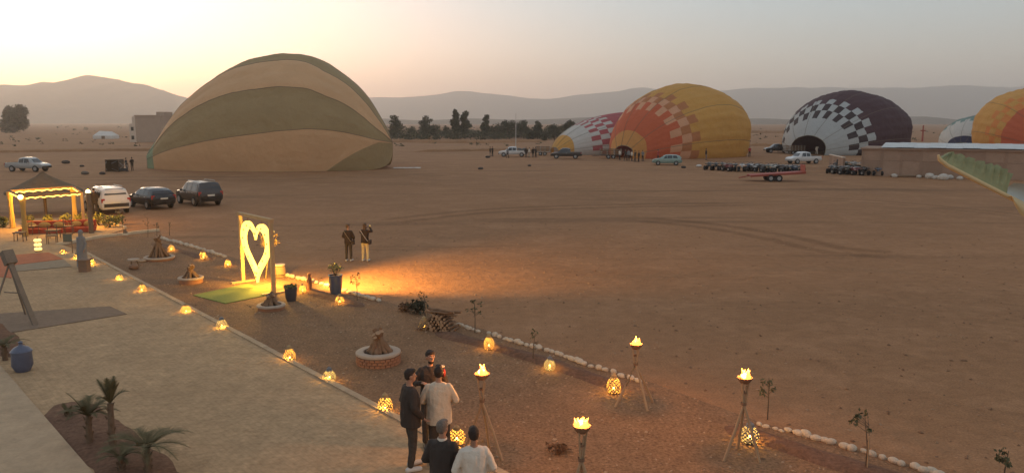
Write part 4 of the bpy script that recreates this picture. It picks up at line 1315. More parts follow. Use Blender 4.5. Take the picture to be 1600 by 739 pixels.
# ------------------------------------------------------------------ fire pits
BRICK = mat('pit_brick', (.33, .155, .085), .95, .2, 3., .4, 20)
MORT = mat('pit_mortar', (.30, .23, .17), .95, .15, 6.)
RIMW = mat('pit_rim', (.40, .30, .22), .9, .15, 5., .3, 20)
ASH = mat('pit_soil', (.10, .07, .05), .95, .2, 8.)
LOG = mat('log_bark', (.20, .115, .065), .95, .3, 7., .5, 25)
LOGC = mat('log_cut', (.36, .22, .125), .9, .2, 9.)
def log_mesh(seed, l=1., r=.05):
    rg = random.Random(seed)
    b = MB()
    n = 6
    b.tube([(l * (i / n - .5), rg.uniform(-.02, .02), rg.uniform(-.02, .02)) for i in range(n + 1)], [r * rg.uniform(.75, 1.15) for _ in range(n + 1)], 7, cap=False)
    b.add([b.v[i] for i in range(7)], [tuple(range(6, -1, -1))], 1); b.add([b.v[i] for i in range(42, 49)], [tuple(range(7))], 1)
    me = b.mesh('log', 60); me.materials.append(LOG); me.materials.append(LOGC); return me
LOGS = [log_mesh(k, 1., random.Random(k).uniform(.045, .075)) for k in range(6)]
def place_log(parent, a, b_, k, name='log', fat=1.):
    a, b_ = Vector(a), Vector(b_)
    o = link(name, LOGS[k % 6], parent, (a + b_) / 2)
    d = b_ - a
    o.rotation_euler = d.to_track_quat('X', 'Z').to_euler()
    o.scale = (d.length, fat, fat)
    return o
def fire_pit(label, px, py, r, h, nb=0, nlog=13, lh=.62, fat=1., rimw=.12):
    p = at(px, py); p.y += r * .6
    t = thing('fire_pit', label, 'fire pit', p, 0, 'round fire pits in the garden')
    b = MB(); b.lathe([(r * .96, -.02), (r * .97, h - .055), (r - rimw, h - .055)], 36); b.build('wall', MORT if nb else BRICK, t, smooth=40)
    if nb:
        bb = MB(); bl = 2 * PI * r / nb - .016; bb.box((0, 0, 0), (bl, .06, .062)); bme = bb.mesh('brick'); bme.materials.append(BRICK)
        nc = max(1, int((h - .05) / .074))
        for c in range(nc):
            for k in range(nb):
                a = 2 * PI * (k + .5 * (c % 2)) / nb
                if math.sin(a) > .25: continue
                o = link('brick', bme, t, (r * .975 * math.cos(a), r * .975 * math.sin(a), .035 + c * .074)); o.rotation_euler = (0, 0, a + PI / 2)
    b = MB()
    nr = 40
    prof = [(r + .02, h - .055), (r + .025, h - .01), (r, h + .012), (r - rimw, h + .01), (r - rimw - .01, h - .06)]
    b.lathe(prof, nr); b.v = [(x * (1 + .02 * fbm(x * 5, y * 5, 1)), y * (1 + .02 * fbm(y * 5, x * 5, 2)), z + .02 * fbm(x * 4, y * 4, 3.)) for x, y, z in b.v]
    b.build('rim', RIMW, t, smooth=60)
    b = MB(); b.lathe([(r - rimw + .03, h - .07), (r * .4, h - .03), (0, h)], 24); b.build('ash_bed', ASH, t, smooth=180)
    rg = random.Random(px)
    f = thing('firewood', 'teepee of split logs in the ' + ' '.join(label.split()[1:11]), 'firewood', p + Vector((0, 0, h - .03)), 0, 'firewood stacked in the fire pits')
    for k in range(nlog):
        a = 2 * PI * k / nlog + rg.uniform(-.2, .2); rr = (r - rimw) * rg.uniform(.55, .9)
        tp = lh * rg.uniform(.65, 1.05)
        place_log(f, (rr * math.cos(a), rr * math.sin(a), .0), (-.10 * math.cos(a) + rg.uniform(-.05, .05), -.10 * math.sin(a) + rg.uniform(-.05, .05), tp), k, fat=fat)
fire_pit('round brick fire pit with a wide pale rim in the middle of the garden', 588, 572, .54, .29, 26, 15, .60, 1.05, .17)
fire_pit('round fire pit with white rim at the corner of the green carpet', 420, 486, .43, .16, 0, 13, .42, .9, .10)
fire_pit('round fire pit with pale rim left of the green carpet', 294, 444, .44, .22, 0, 12, .55, .8, .10)
fire_pit('round low fire pit with a broken rim nearest the pavilion', 243, 408, .62, .14, 0, 16, .95, .8, .12)

# woodpile
p = at(690, 516)
t = thing('woodpile', 'heap of cut firewood logs beside the white stones', 'woodpile', p, R(-20)); t.scale = (.66, .66, .72)
rg = random.Random(9)
for row in range(6):
    n = 8 - row
    for k in range(n):
        y = .12 + row * .035 + rg.uniform(-.05, .05); x = -.62 + row * .07 + k * .17 + rg.uniform(-.03, .03); z = .06 + row * .105
        place_log(t, (x - .02, y - .42, z + rg.uniform(-.02, .02)), (x + rg.uniform(-.12, .12), y + .45, z + rg.uniform(-.02, .05)), k + row, fat=1.1)
for k in range(9):
    a = rg.uniform(-.4, .4)
    place_log(t, (-.75 + rg.uniform(0, .3), .1 + rg.uniform(-.3, .3), .62 + .02 * k), (.6 + rg.uniform(-.2, .2), .1 + a, .60 + rg.uniform(0, .2)), k, fat=.8)
for k in range(7):
    place_log(t, (-.95 + rg.uniform(-.1, .2), -.3 + rg.uniform(-.2, .2), .05), (-.55 + rg.uniform(-.1, .1), .1, .35 + rg.uniform(0, .15)), k, fat=.7)

# ------------------------------------------------------------------ glowing heart frame
FR = mat('frame_timber', (.46, .30, .15), .8, .15, 5., .3, 20)
HEART = mat('heart_lights', (.4, .3, .12), .8, .0, emit=(1, .66, .12), estr=2.3)
STUD = mat('heart_stud', (.5, .35, .12), .7, 0)
F0, F1 = at(380, 441), at(428, 459)
fd = F1 - F0; FL = fd.length
t = thing('heart_frame', 'wooden frame holding a glowing heart of lights', 'photo frame', F0, math.atan2(fd.y, fd.x))
FH = 2.55
for x in (0, FL):
    b = MB(); b.box((x, 0, FH / 2), (.11, .13, FH)); b.build('post', FR, t)
b = MB(); b.box((FL / 2, 0, FH + .055), (FL + .16, .15, .11)); b.build('top_beam', FR, t)
for x in (0, FL):
    b = MB(); b.box((x, 0, .03), (.14, .9, .06)); b.build('foot', FR, t)
def heart_pt(a):
    x = 16 * math.sin(a) ** 3; y = 13 * math.cos(a) - 5 * math.cos(2 * a) - 2 * math.cos(3 * a) - math.cos(4 * a)
    return x / 16., y / 16.
b = MB()
nh = 72
vs, fs = [], []
cx, cz, hw, hh_ = FL / 2, 1.42, FL * .465, 1.22
for k in range(nh):
    a = 2 * PI * k / nh
    for s_ in (1.0, .72):
        hx, hz_ = heart_pt(a)
        hz_ = hz_ * 1.0 + .06
        # inner line narrower in width, kept a band of even width
        x = cx + hx * hw * s_; z = cz + (hz_ * s_ + (0.02 if s_ < 1 else 0)) * hh_
        for y in (-.05, .05): vs.append((x, y, z))
for k in range(nh):
    a, q = 4 * k, 4 * ((k + 1) % nh)
    fs += [(a, q, q + 2, a + 2), (a + 1, a + 3, q + 3, q + 1), (a, a + 1, q + 1, q), (a + 2, q + 2, q + 3, a + 3)]
b.add(vs, fs); ho = b.build('heart', HEART, t)
for k in range(22):
    a = 2 * PI * (k + .5) / 22; hx, hz_ = heart_pt(a)
    x, z = cx + hx * hw * .84, cz + ((hz_ + .06) * .84) * hh_
    b = MB(); b.box((x, -.055, z), (.055, .03, .06)); b.build('stud', STUD, ho)
for x in (cx - hw * .5, cx + hw * .5):
    b = MB(); b.tube([(x, 0, cz + .72 * hh_), (x, 0, FH)], .012, 5); b.build('rope', TIMBER, t)
# floodlight clamped to the back of the frame, throwing its beam across the field
fl = thing('floodlight', 'small floodlight clamped to the back of the heart frame post', 'floodlight', F1 + Vector((.02, .11, 2.2)), R(30))
b = MB(); b.box((0, 0, 0), (.06, .12, .09)); b.build('housing', dark, fl)
b = MB(); b.box((.034, 0, 0), (.01, .10, .07)); b.build('lens', mat('flood_lens', (1, .8, .4), .4, 0, emit=(1, .62, .15), estr=3), fl)
b = MB(); b.tube([(-.05, 0, 0), (-.1, -.05, 0)], .02, 6); b.build('bracket', dark, fl)
sl = bpy.data.lights.new('flood_beam', 'SPOT'); sl.energy = 7500; sl.color = (1, .52, .10); sl.spot_size = R(78); sl.spot_blend = .8; sl.shadow_soft_size = .06
so = bpy.data.objects.new('flood_beam', sl); COL.objects.link(so); so.parent = fl; so.location = (.10, 0, 0)
so.rotation_euler = Vector((-1, 0, .42)).to_track_quat('Z', 'Y').to_euler()
hl = point_light(t, (cx, .55, .9), 520, (1, .55, .075), .15, 'heart_light')
point_light(t, (cx, -.35, .9), 60, (1, .55, .075), .15, 'heart_light')
# green carpet
cp = [at(302, 462), at(352, 475), at(436, 458), at(386, 444)]
CARP = mat('green_carpet', (.17, .20, .05), .98, .2, 25., .5, 90)
tag(poly_sheet('carpet', cp, .03, CARP, .03), 'yellow-green turf carpet in front of the glowing heart', 'carpet')
# reed bundle standing behind the heart
REED = mat('dry_reed', (.40, .25, .10), .9, .25, 9.)
t = thing('reed_bundle', 'bundle of dry branches on a stick tripod seen through the heart', 'branch bundle', at(408, 436) + Vector((.2, .5, 0)))
for a in (0.3, 2.4, 4.5):
    b = MB(); b.tube([(.35 * math.cos(a), .35 * math.sin(a), 0), (-.08 * math.cos(a), -.08 * math.sin(a), 1.35)], .022, 6); b.build('leg', REED, t)
b = MB(); rg = random.Random(2)
for k in range(70):
    a = rg.uniform(0, 6.28); l = rg.uniform(.1, .38)
    b.tube([(0, 0, .8 + rg.uniform(0, .2)), (.5 * l * math.cos(a), .5 * l * math.sin(a), 1.2), (l * math.cos(a), l * math.sin(a), 1.35 + rg.uniform(-.15, .5))], [.008, .007, .004], 4)
b.build('branches', REED, t)
c = MB(); leaf_cloud(c, [((.05, 0, 1.45), (.35, .35, .35))], 160, .05, np.random.default_rng(3)); c.build('dry_leaves', REED, t)

# ------------------------------------------------------------------ pots and plants beside the frame
POT_B = mat('blue_glaze', (.075, .085, .12), .35, .25, 5., spec=.5)
POT_D = mat('dark_pot', (.06, .055, .06), .6, .2, 5.)
DRUM = mat('drum_wood', (.36, .23, .13), .85, .2, 5.)
def planter(name, label, cat, p, r, h, m, plant=0, group=None, waist=1.0, leafm=LEAF_L):
    t = thing(name, label, cat, p, 0, group)
    b = MB(); b.lathe([(0, 0), (r * .72, 0), (r * .92 * waist, h * .3), (r, h * .8), (r * 1.02, h * .94), (r * 1.08, h * .95), (r * 1.08, h), (r * .92, h), (r * .9, h * .92)], 20); b.build('pot', m, t, smooth=50)
    b = MB(); b.lathe([(r * .92, h * .93), (0, h * .95)], 16); b.build('soil', ASH, t)
    if plant:
        rgn = np.random.default_rng(int(h * 1000))
        b = MB()
        for k in range(6):
            a = 1.05 * k; b.tube([(0, 0, h * .9), (r * .5 * math.cos(a), r * .5 * math.sin(a), h + plant * .5), (r * 1.1 * math.cos(a), r * 1.1 * math.sin(a), h + plant * rgn.uniform(.6, .95))], [.012, .009, .005], 5)
        b.build('stem', BARK, t)
        c = MB(); leaf_cloud(c, [((0, 0, h + plant * .6), (r * 1.15, r * 1.15, plant * .42))], 110, .05, rgn, 1); c.build('leaves', leafm, t)
    return t
planter('planter', 'tall dark blue planter with a leafy plant right of the heart frame', 'planter', at(525, 461), .23, .72, POT_B, .42)
planter('pot', 'small dark pot left of the lantern beside the heart frame', 'pot', at(455, 470), .20, .46, POT_D, .10)
t = thing('drum', 'short wooden drum standing behind the heart frame', 'drum', at(437, 432))
b = MB(); b.lathe([(0, 0), (.22, 0), (.26, .2), (.22, .48), (0, .48)], 18); b.build('shell', DRUM, t, smooth=40)
b = MB(); b.lathe([(.0, .485), (.225, .485), (.228, .46)], 18); b.build('skin', HOUSE_P, t, smooth=40)
for z in (.08, .40):
    b = MB(); b.lathe([(.25 - .02 * (z > .2), z), (.25 - .02 * (z > .2), z + .03)], 18); b.build('hoop', dark, t)
t = thing('wooden_figure', 'small carved wooden figure between the pot and the blue planter', 'figure', at(484, 456))
b = MB(); b.lathe([(0, 0), (.11, 0), (.10, .05), (.075, .1), (.09, .3), (.10, .45), (.06, .52), (.045, .55)], 14); b.build('body', mat('carved_wood', (.24, .10, .05), .7, .2, 6.), t, smooth=60)
b = MB(); b.ell((0, 0, .61), (.062, .062, .085), 12, 8); b.build('head', mat('carved_wood', (.24, .10, .05), .7, .2, 6.), t, smooth=180)

# saplings with stakes
def sapling(label, px, py, h, seed, spread=.16, n=26, stake=False, lm=LEAF_G):
    rg = random.Random(seed)
    t = thing('sapling', label, 'sapling', at(px, py), rg.uniform(0, 6), 'young saplings in the beds')
    b = MB(); pts = [(0, 0, -.03), (rg.uniform(-.03, .03), rg.uniform(-.03, .03), h * .4), (rg.uniform(-.06, .06), rg.uniform(-.06, .06), h * .95)]
    b.tube(pts, [.016, .011, .005], 6); b.build('stem', BARK, t, smooth=60)
    b = MB(); tips = []
    for k in range(7):
        a = rg.uniform(0, 6.28); z = h * rg.uniform(.5, .92); l = spread * rg.uniform(.5, 1.1)
        q = (pts[2][0] + l * math.cos(a), pts[2][1] + l * math.sin(a), z + .1 * h); b.tube([(pts[1][0], pts[1][1], z * .95), q], [.006, .003], 4); tips.append(q)
    b.build('twig', BARK, t)
    c = MB(); leaf_cloud(c, [(q, (.07, .07, .08)) for q in tips], n * 2, .038, np.random.default_rng(seed)); c.build('leaves', lm, t)
    if stake:
        b = MB(); b.tube([(.06, 0, 0), (.05, 0, h * .62)], .014, 6); b.build('stake', POLE, t)
    return t
sapling('thin leafy sapling right of the tall blue planter', 558, 470, .95, 1)
sapling('staked sapling just behind the lantern by the woodpile', 664, 505, 1.0, 2, .14, 18, True)
sapling('sapling with a drooping crown right of the woodpile', 742, 520, 1.0, 3, .2, 30)
sapling('bare thin sapling behind the middle of the long stone row', 833, 563, .75, 4, .1, 10)
sapling('small sapling right of the torch above the blue-topped lantern', 1199, 655, .95, 5, .14, 34)
sapling('staked sapling inside the bottom right stone row', 1352, 735, 1.05, 6, .2, 34, True)
sapling('tiny sapling cut off near the bottom right corner', 1567, 752, .6, 7, .16, 40)
sapling('bare forked sapling near the end of the pale garden kerb', 231, 371, 1.1, 8, .25, 6)
sapling('small bare sapling beyond the end of the pale garden kerb', 245, 369, .7, 9, .15, 10)
sapling('short bare sapling right of the garden kerb end', 265, 368, .7, 10, .1, 6)
sapling('leafless sapling behind the standing lanterns by the pavilion', 193, 363, .95, 11, .2, 4)
def bush(label, px, py, r, h, lm, n=220, seed=0, group=None, size=.06):
    t = thing('bush', label, 'bush', at(px, py), 0, group)
    rgn = np.random.default_rng(seed)
    b = MB()
    for k in range(6): a = k * 1.05; b.tube([(0, 0, 0), (r * .6 * math.cos(a), r * .6 * math.sin(a), h * .6)], [.02, .006], 5)
    b.build('stems', BARK, t)
    c = MB(); leaf_cloud(c, [((0, 0, h * .55), (r, r, h * .5)), ((r * .3, 0, h * .7), (r * .6, r * .6, h * .35)), ((-r * .3, r * .2, h * .6), (r * .6, r * .6, h * .35))], n, size, rgn); c.build('leaves', lm, t)
    return t
bush('low dark bush left of the staked sapling by the woodpile', 653, 490, .34, .42, LEAF_D, 260, 1)
bush('dry low bush beside the lantern, left of the woodpile', 634, 486, .26, .26, mat('dry_leaf', (.20, .11, .06), .9, .3, 5.), 160, 2)
bush('little heap of dry twigs right of the brick fire pit', 870, 706, .22, .14, mat('dry_leaf', (.20, .11, .06), .9, .3, 5.), 90, 3)

# palms in the near bed
PALM_L = mat('palm_leaf', (.115, .09, .04), .85, .3, 4.)
PALM_T = mat('palm_trunk', (.16, .10, .06), .95, .3, 9., .6, 30)
def palm(label, px, py, trunk, fr, n, seed, up=.9, dry=False):
    rg = random.Random(seed)
    t = thing('young_palm', label, 'palm', at(px, py, .12), rg.uniform(0, 6), 'young palms in the bed by the path')
    b = MB(); b.tube([(0, 0, -.05), (.01, 0, trunk * .5), (.02, .01, trunk)], [.07, .055, .05], 9)
    for k in range(14):
        a = k * 2.4; z = trunk * (k + 1) / 15
        b.tube([(.05 * math.cos(a), .05 * math.sin(a), z), (.085 * math.cos(a), .085 * math.sin(a), z + .07)], [.018, .006], 4)
    b.build('trunk', PALM_T, t, smooth=60)
    for k in range(n):
        a = 2 * PI * k / n + rg.uniform(-.3, .3); u = up * rg.uniform(.7, 1.2); l = fr * rg.uniform(.75, 1.1)
        pts = []
        for i in range(8):
            s = i / 7
            pts.append(Vector((.02 + l * s * math.cos(u) * math.cos(a), .01 + l * s * math.cos(u) * math.sin(a), trunk + l * s * math.sin(u) - .55 * l * s * s * (1 - .6 * (u > 1.1)))))
        b = MB(); b.tube(pts, [.012 * (1 - .8 * i / 7) for i in range(8)], 5)
        for i in range(1, 8):
            for m_ in range(5):
                s = (i - m_ / 5) / 7; q = pts[i - 1].lerp(pts[i], 1 - m_ / 5)
                d = (pts[i] - pts[i - 1]).normalized(); side = d.cross(Vector((0, 0, 1))).normalized()
                for sg in (1, -1):
                    tip = q + (side * sg * .75 + d * .65 + Vector((0, 0, .12))) * l * rg.uniform(.16, .30) * math.sin(PI * min(1, s * .85 + .15))
                    w = d * .008
                    b.add([q - w, q + w, tip], [(0, 1, 2)])
        b.build('frond', PALM_L, t)
    return t
palm('slim young palm with an upright spiky tuft', 176, 700, .85, .60, 14, 1, 1.25)
palm('young palm with feathery fronds left of the spiky one', 140, 690, .5, .75, 16, 2, .95)
palm('broad young palm with spreading fronds at the bottom', 232, 738, .42, .95, 18, 3, .75)
palm('small palm hidden low between the others in the bed', 190, 735, .2, .6, 9, 4, .8)
palm('tiny palm shoot at the far corner of the bed', 108, 650, .05, .3, 6, 5, 1.1)
palm('palm at the left edge behind the blue jar', 8, 560, .3, .75, 11, 6, .8)
planter('jar', 'blue glazed jar with a knobbed lid on the terrace at the left', 'jar', at(36, 579, .08), .22, .5, mat('blue_jar', (.095, .10, .14), .4, .25, 5., spec=.5), 0, None, 1.15)
jr = [o for o in bpy.data.objects if o.get('label', '').startswith('blue glazed jar')][0]
b = MB(); b.lathe([(.24, .49), (.16, .58), (.05, .63), (.04, .68), (.055, .71), (0, .74)], 16); b.build('lid', mat('blue_jar', (.095, .10, .14)), jr, smooth=60)

# ------------------------------------------------------------------ terrace things on the left
# leaning easel
EAS = mat('easel_grey', (.20, .15, .11), .85, .2, 5., .3, 20)
p = at(55, 508, .08)
t = thing('easel', 'tall grey wooden easel standing at the left edge of the terrace', 'easel', p)
b = MB(); d0, d1 = Vector((0, 0, 0)), Vector((-1.0, .55, 2.02)); dr = (d1 - d0)
rot = dr.to_track_quat('Z', 'X').to_matrix()
b.box((d0 + d1) / 2, (.08, .14, dr.length), rot); b.build('front_board', EAS, t)
b = MB(); b.box(d1 + Vector((.05, 0, -.10)), (.22, .30, .42), rot); b.build('head_block', EAS, t)
for fx, fy in ((-1.15, -.35), (-1.05, 1.25)):
    b = MB(); b.tube([(fx, fy, 0), (d1.x * .93, d1.y * .93, d1.z * .86)], [.028, .028], 6); b.build('back_leg', EAS, t)
b = MB(); b.tube([d0.lerp(d1, .45), (-1.08, .4, .9)], .018, 5); b.build('brace', EAS, t)
# rugs
def rug(label, pts, m, z=.10, bands=None):
    o = poly_sheet('rug', [at(*q, z) for q in pts], z, m, .018); tag(o, label, 'rug', 'rugs laid on the terrace')
    return o
RUGM = mat('rug_brown', (.20, .135, .09), .98, .25, 6., .5, 60)
rug('long dark brown rug across the terrace under the easel', [(-40, 512), (10, 520), (198, 490), (172, 478), (-40, 492)], RUGM)
rug('orange-red rug at the far end of the terrace', [(-60, 404), (-60, 425), (18, 434), (22, 414), (98, 404), (76, 394)], mat('rug_red', (.42, .13, .06), .98, .2, 6., .5, 60), .10)
rug('sandy grey rug in front of the orange one', [(24, 424), (112, 416), (100, 405), (24, 414)], mat('rug_sand', (.27, .20, .13), .98, .2, 6., .5, 60), .104)

# ------------------------------------------------------------------ pavilion corner at the far end
LIME = mat('lime_kerb', (.60, .46, .30), .95, .15, 5.)
def kerb_line(label, pts, w=.18, h=.14):
    P = [at(*q) for q in pts]
    t = thing('garden_kerb', label, 'kerb')
    for a, b_ in zip(P, P[1:]):
        n = max(1, int((b_ - a).length / .7)); d = (b_ - a); ang = math.atan2(d.y, d.x)
        for k in range(n):
            c = a.lerp(b_, (k + .5) / n); bb = MB(); bb.box((0, 0, 0), (d.length / n - .02, w, h)); o = bb.build('kerb_block', LIME, t, None, (c.x, c.y, h / 2 - .01 + random.uniform(-.012, .012))); o.rotation_euler = (0, 0, ang + random.uniform(-.03, .03))
kerb_line('pale kerb running from the pavilion to the garden corner', [(88, 384), (160, 371), (248, 361)])
kerb_line('short pale kerb behind the pavilion shrubs', [(172, 349), (196, 357)], .14, .12)
plat = [at(-60, 376), at(86, 383), at(160, 370), at(200, 357), at(130, 340), at(-60, 345)]
tag(poly_sheet('pavilion_floor', plat, .03, TERR, .04), 'packed earth floor under the lit pavilion', None, None, 'structure')
CLOTH = mat('cream_drape', (.60, .40, .14), .9, .1, 3., translucent=.35)
ROPE_L = mat('rope_light', (1, .8, .4), .6, 0, emit=(1, .56, .08), estr=3)
BULB = mat('bulb_glow', (1, .9, .6), .6, 0, emit=(1, .68, .2), estr=8)
c00, c10, c01, c11 = at(40, 370), at(143, 363), at(20, 357), at(118, 346)
pv_ = thing('pavilion', 'open timber pavilion with draped posts and glowing rope lights', 'pavilion', c00)
PH = 2.12
cs = [c - c00 for c in (c00, at(132, 360), c01, c11)]
for k, c in enumerate(cs):
    b = MB(); b.tube([c, c + Vector((0, 0, PH))], [.085, .075], 8); b.build('post', FR if k else TIMBER, pv_, smooth=60)
    if k != 1:
        b = MB(); n = 12
        prof = [(.13, .05), (.12, .5), (.095, 1.0), (.10, 1.5), (.14, 1.95), (.15, PH - .02)]
        vs, fs = [], []
        for r, z in prof:
            for i in range(n * 2):
                a = PI * i / n; rr = r * (1 + .18 * (i % 2))
                vs.append((c.x + rr * math.cos(a), c.y + rr * math.sin(a), z))
        for j in range(len(prof) - 1):
            for i in range(n * 2):
                a, q = j * 2 * n + i, j * 2 * n + (i + 1) % (2 * n); fs.append((a, q, q + 2 * n, a + 2 * n))
        b.add(vs, fs); b.build('drape', CLOTH, pv_)
for a, q in ((0, 1), (0, 2), (1, 3), (2, 3)):
    A_, Q_ = cs[a] + Vector((0, 0, PH)), cs[q] + Vector((0, 0, PH))
    b = MB(); b.tube([A_, Q_], .06, 6); b.build('beam', TIMBER, pv_)
    b = MB(); m_ = 14
    b.tube([A_.lerp(Q_, i / m_) + Vector((0, 0, -.06 - .07 * abs(math.sin(i * 1.57)))) for i in range(m_ + 1)], .035, 6); b.build('rope_light', ROPE_L, pv_, smooth=60)
b = MB(); b.ell(cs[0] + Vector((0, -.12, PH - .02)), (.13, .13, .13), 10, 8); b.build('bulb', BULB, pv_, smooth=180)
ctr = sum((Vector(c) for c in cs), Vector()) / 4
point_light(pv_, ctr + Vector((-.6, 0, PH - .35)), 560, (1, .50, .06), .15)
point_light(pv_, ctr + Vector((1.6, .5, PH - .35)), 380, (1, .50, .06), .15)
# lamp post with bulb
t = thing('lamp_post', 'thick wooden lamp post with a bulb in front of the white car', 'lamp post', at(143, 365))
b = MB(); b.tube([(0, 0, 0), (0, 0, 2.2)], [.13, .11], 9); b.build('post', TIMBER, t, smooth=60)
b = MB(); b.ell((0, -.03, 2.27), (.12, .12, .11), 10, 8); b.build('bulb', BULB, t, smooth=180)
b = MB(); b.lathe([(.12, 2.18), (.15, 2.2), (.12, 2.22)], 10); b.build('collar', dark, t)
point_light(t, (0, 0, 2.5), 110, (1, .50, .07), .1)
# thatched parasol behind
THATCH = mat('thatch', (.15, .10, .062), .98, .3, 5., .7, 30)
t = thing('thatched_parasol', 'dark cone-shaped thatched parasol behind the pavilion', 'parasol', at(72, 335))
b = MB(); prof = [(2.25, 1.42), (2.2, 1.55), (1.6, 1.86), (1.0, 2.16), (.4, 2.48), (.12, 2.72), (.0, 2.78)]
b.lathe(prof, 40); b.v = [(x * (1 + .06 * fbm(x * 3, y * 3, z)), y * (1 + .06 * fbm(y * 3, x * 3, 1)), z + .10 * fbm(x * 4, y * 4, 2.)) for x, y, z in b.v]
b.build('thatch_cone', THATCH, t, smooth=40)
b = MB(); b.tube([(0, 0, 0), (0, 0, 2.6)], [.10, .08], 8); b.build('post', TIMBER, t, smooth=60)
for k in range(8):
    a = k * PI / 4; b = MB(); b.tube([(0, 0, 2.5), (2.1 * math.cos(a), 2.1 * math.sin(a), 1.45)], .03, 5); b.build('rafter', TIMBER, t)
# shrubs lit by the pavilion
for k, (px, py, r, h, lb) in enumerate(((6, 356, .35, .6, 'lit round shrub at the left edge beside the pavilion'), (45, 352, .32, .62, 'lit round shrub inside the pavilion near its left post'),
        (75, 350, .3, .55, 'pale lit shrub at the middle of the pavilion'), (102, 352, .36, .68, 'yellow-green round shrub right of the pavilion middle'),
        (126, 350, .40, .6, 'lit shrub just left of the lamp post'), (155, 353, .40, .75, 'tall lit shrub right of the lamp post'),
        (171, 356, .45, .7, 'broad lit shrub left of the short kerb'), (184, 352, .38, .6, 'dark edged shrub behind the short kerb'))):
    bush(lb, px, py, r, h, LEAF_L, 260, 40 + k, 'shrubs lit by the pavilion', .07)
# seats and tables
REDC = mat('red_cushion', (.40, .075, .04), .95, .15, 5., .3, 30)
def bench(label, px, py, l, rz):
    t = thing('floor_seat', label, 'seat', at(px, py, .03), R(rz), 'red floor seats in the pavilion')
    b = MB(); b.box((0, 0, .14), (l, .7, .24)); b.build('seat', REDC, t)
    b = MB(); b.box((0, .38, .36), (l, .14, .5)); b.build('backrest', REDC, t)
    for k in range(3):
        b = MB(); b.ell((-l / 2 + l * (k + .5) / 3, .22, .40), (l / 7, .1, .17), 10, 7); b.build('cushion', CLOTH, t, smooth=180)
bench('long red floor seat in the middle of the pavilion', 68, 364, 2.2, 8)
bench('red floor seat on the right of the pavilion by the lamp post', 118, 362, 1.9, 8)
def small_table(label, px, py, s=.5, h=.45):
    t = thing('side_table', label, 'table', at(px, py, .03), R(12), 'small tables by the pavilion')
    b = MB(); b.box((0, 0, h), (s, s, .05)); b.build('top', TIMBER, t)
    for x in (-1, 1):
        for y in (-1, 1):
            b = MB(); b.tube([(x * s * .42, y * s * .42, 0), (x * s * .38, y * s * .38, h)], .022, 6); b.build('leg', TIMBER, t)
small_table('small dark table in front of the left pavilion post', 32, 377)
small_table('small table in front of the long red seat', 84, 373, .6)
def stick_chair(label, px, py, rz, m=TIMBER):
    t = thing('stick_chair', label, 'chair', at(px, py, .03), R(rz), 'stick chairs by the pavilion')
    b = MB(); b.box((0, 0, .44), (.46, .44, .05)); b.build('seat', m, t)
    for x in (-.2, .2):
        for y in (-.19, .19):
            b = MB(); b.tube([(x, y, 0), (x, y, .44 if y < 0 else .95)], .02, 6); b.build('leg', m, t)
    for z in (.62, .78, .92):
        b = MB(); b.tube([(-.2, .19, z), (.2, .19, z)], .018, 5); b.build('back_rail', m, t)
stick_chair('stick chair at the right end of the pavilion', 108, 366, 200)
stick_chair('stick chair facing the pavilion middle', 82, 382, 20)
stick_chair('stick chair beside the left pavilion post', 52, 366, 160)
# board on a post
t = thing('notice_board', 'small grey-green board on a thin post at the terrace corner', 'board', at(108, 398), R(5))
b = MB(); b.tube([(.16, 0, 0), (.16, 0, .95)], .02, 6); b.build('post', TIMBER, t)
b = MB(); b.box((0, -.03, .78), (.38, .03, .34)); b.build('panel', mat('board_green', (.12, .13, .10), .7, .1), t)
for z_ in (.955, .605):
    b = MB(); b.box((0, -.03, z_), (.42, .04, .025)); b.build('frame_rail', TIMBER, t)
# tiered lamp
t = thing('tiered_lamp', 'three-tiered glowing white lamp at the far terrace corner', 'lamp', at(60, 393, .08))
GLOW = mat('paper_glow', (.9, .8, .5), .8, 0, emit=(1, .70, .2), estr=1.1)
for k in range(3):
    b = MB(); b.lathe([(.0, .05 + .2 * k), (.14, .06 + .2 * k), (.17, .12 + .2 * k), (.14, .18 + .2 * k), (0, .19 + .2 * k)], 14); b.build('shade', GLOW, t, smooth=60)
b = MB(); b.tube([(0, 0, 0), (0, 0, .68)], .025, 6); b.lathe([(0, 0), (.15, 0), (.13, .03), (0, .03)], 12); b.build('stand', TIMBER, t)
# pedestal
t = thing('pedestal', 'brown square pedestal in front of the hooded figure', 'pedestal', at(133, 427, .0))
b = MB(); b.box((0, 0, .26), (.34, .34, .52), taper=.94); b.build('block', mat('pedestal_brown', (.20, .125, .085), .9, .2, 4.), t)
b = MB(); b.box((0, 0, .545), (.40, .40, .05)); b.build('cap', mat('pedestal_brown', (.20, .125, .085)), t)
# small clutter between pits
t = thing('low_stool', 'small low white stool beside the far fire pit', 'stool', at(209, 416))
b = MB(); b.lathe([(0, .26), (.24, .26), (.24, .31), (0, .31)], 16); b.build('seat', RIMW, t, smooth=40)
for a in (0.5, 2.6, 4.7):
    b = MB(); b.tube([(.2 * math.cos(a), .2 * math.sin(a), 0), (.12 * math.cos(a), .12 * math.sin(a), .27)], .02, 6); b.build('leg', TIMBER, t)
b = MB()
for k in range(20):
    a0, a1 = 2 * PI * k / 20, 2 * PI * (k + 1) / 20
    b.tube([(.17 * math.cos(a0), .17 * math.sin(a0), .05), (.17 * math.cos(a1), .17 * math.sin(a1), .05)], .05, 6)
tag(b.build('ring_stone', RIMW, None, 180, at(221, 409)), 'small pale ring lying beside the low stool', 'ring')
b = MB(); b.ell((0, 0, .1), (.22, .17, .12), 10, 7); tag(b.build('clay_bowl', CHAR, None, 180, at(209, 421)), 'small dark clay bowl in front of the low stool', 'bowl')
t = thing('oil_lamp', 'little cone-topped lamp standing on the pale kerb', 'lamp', at(196, 367, .12))
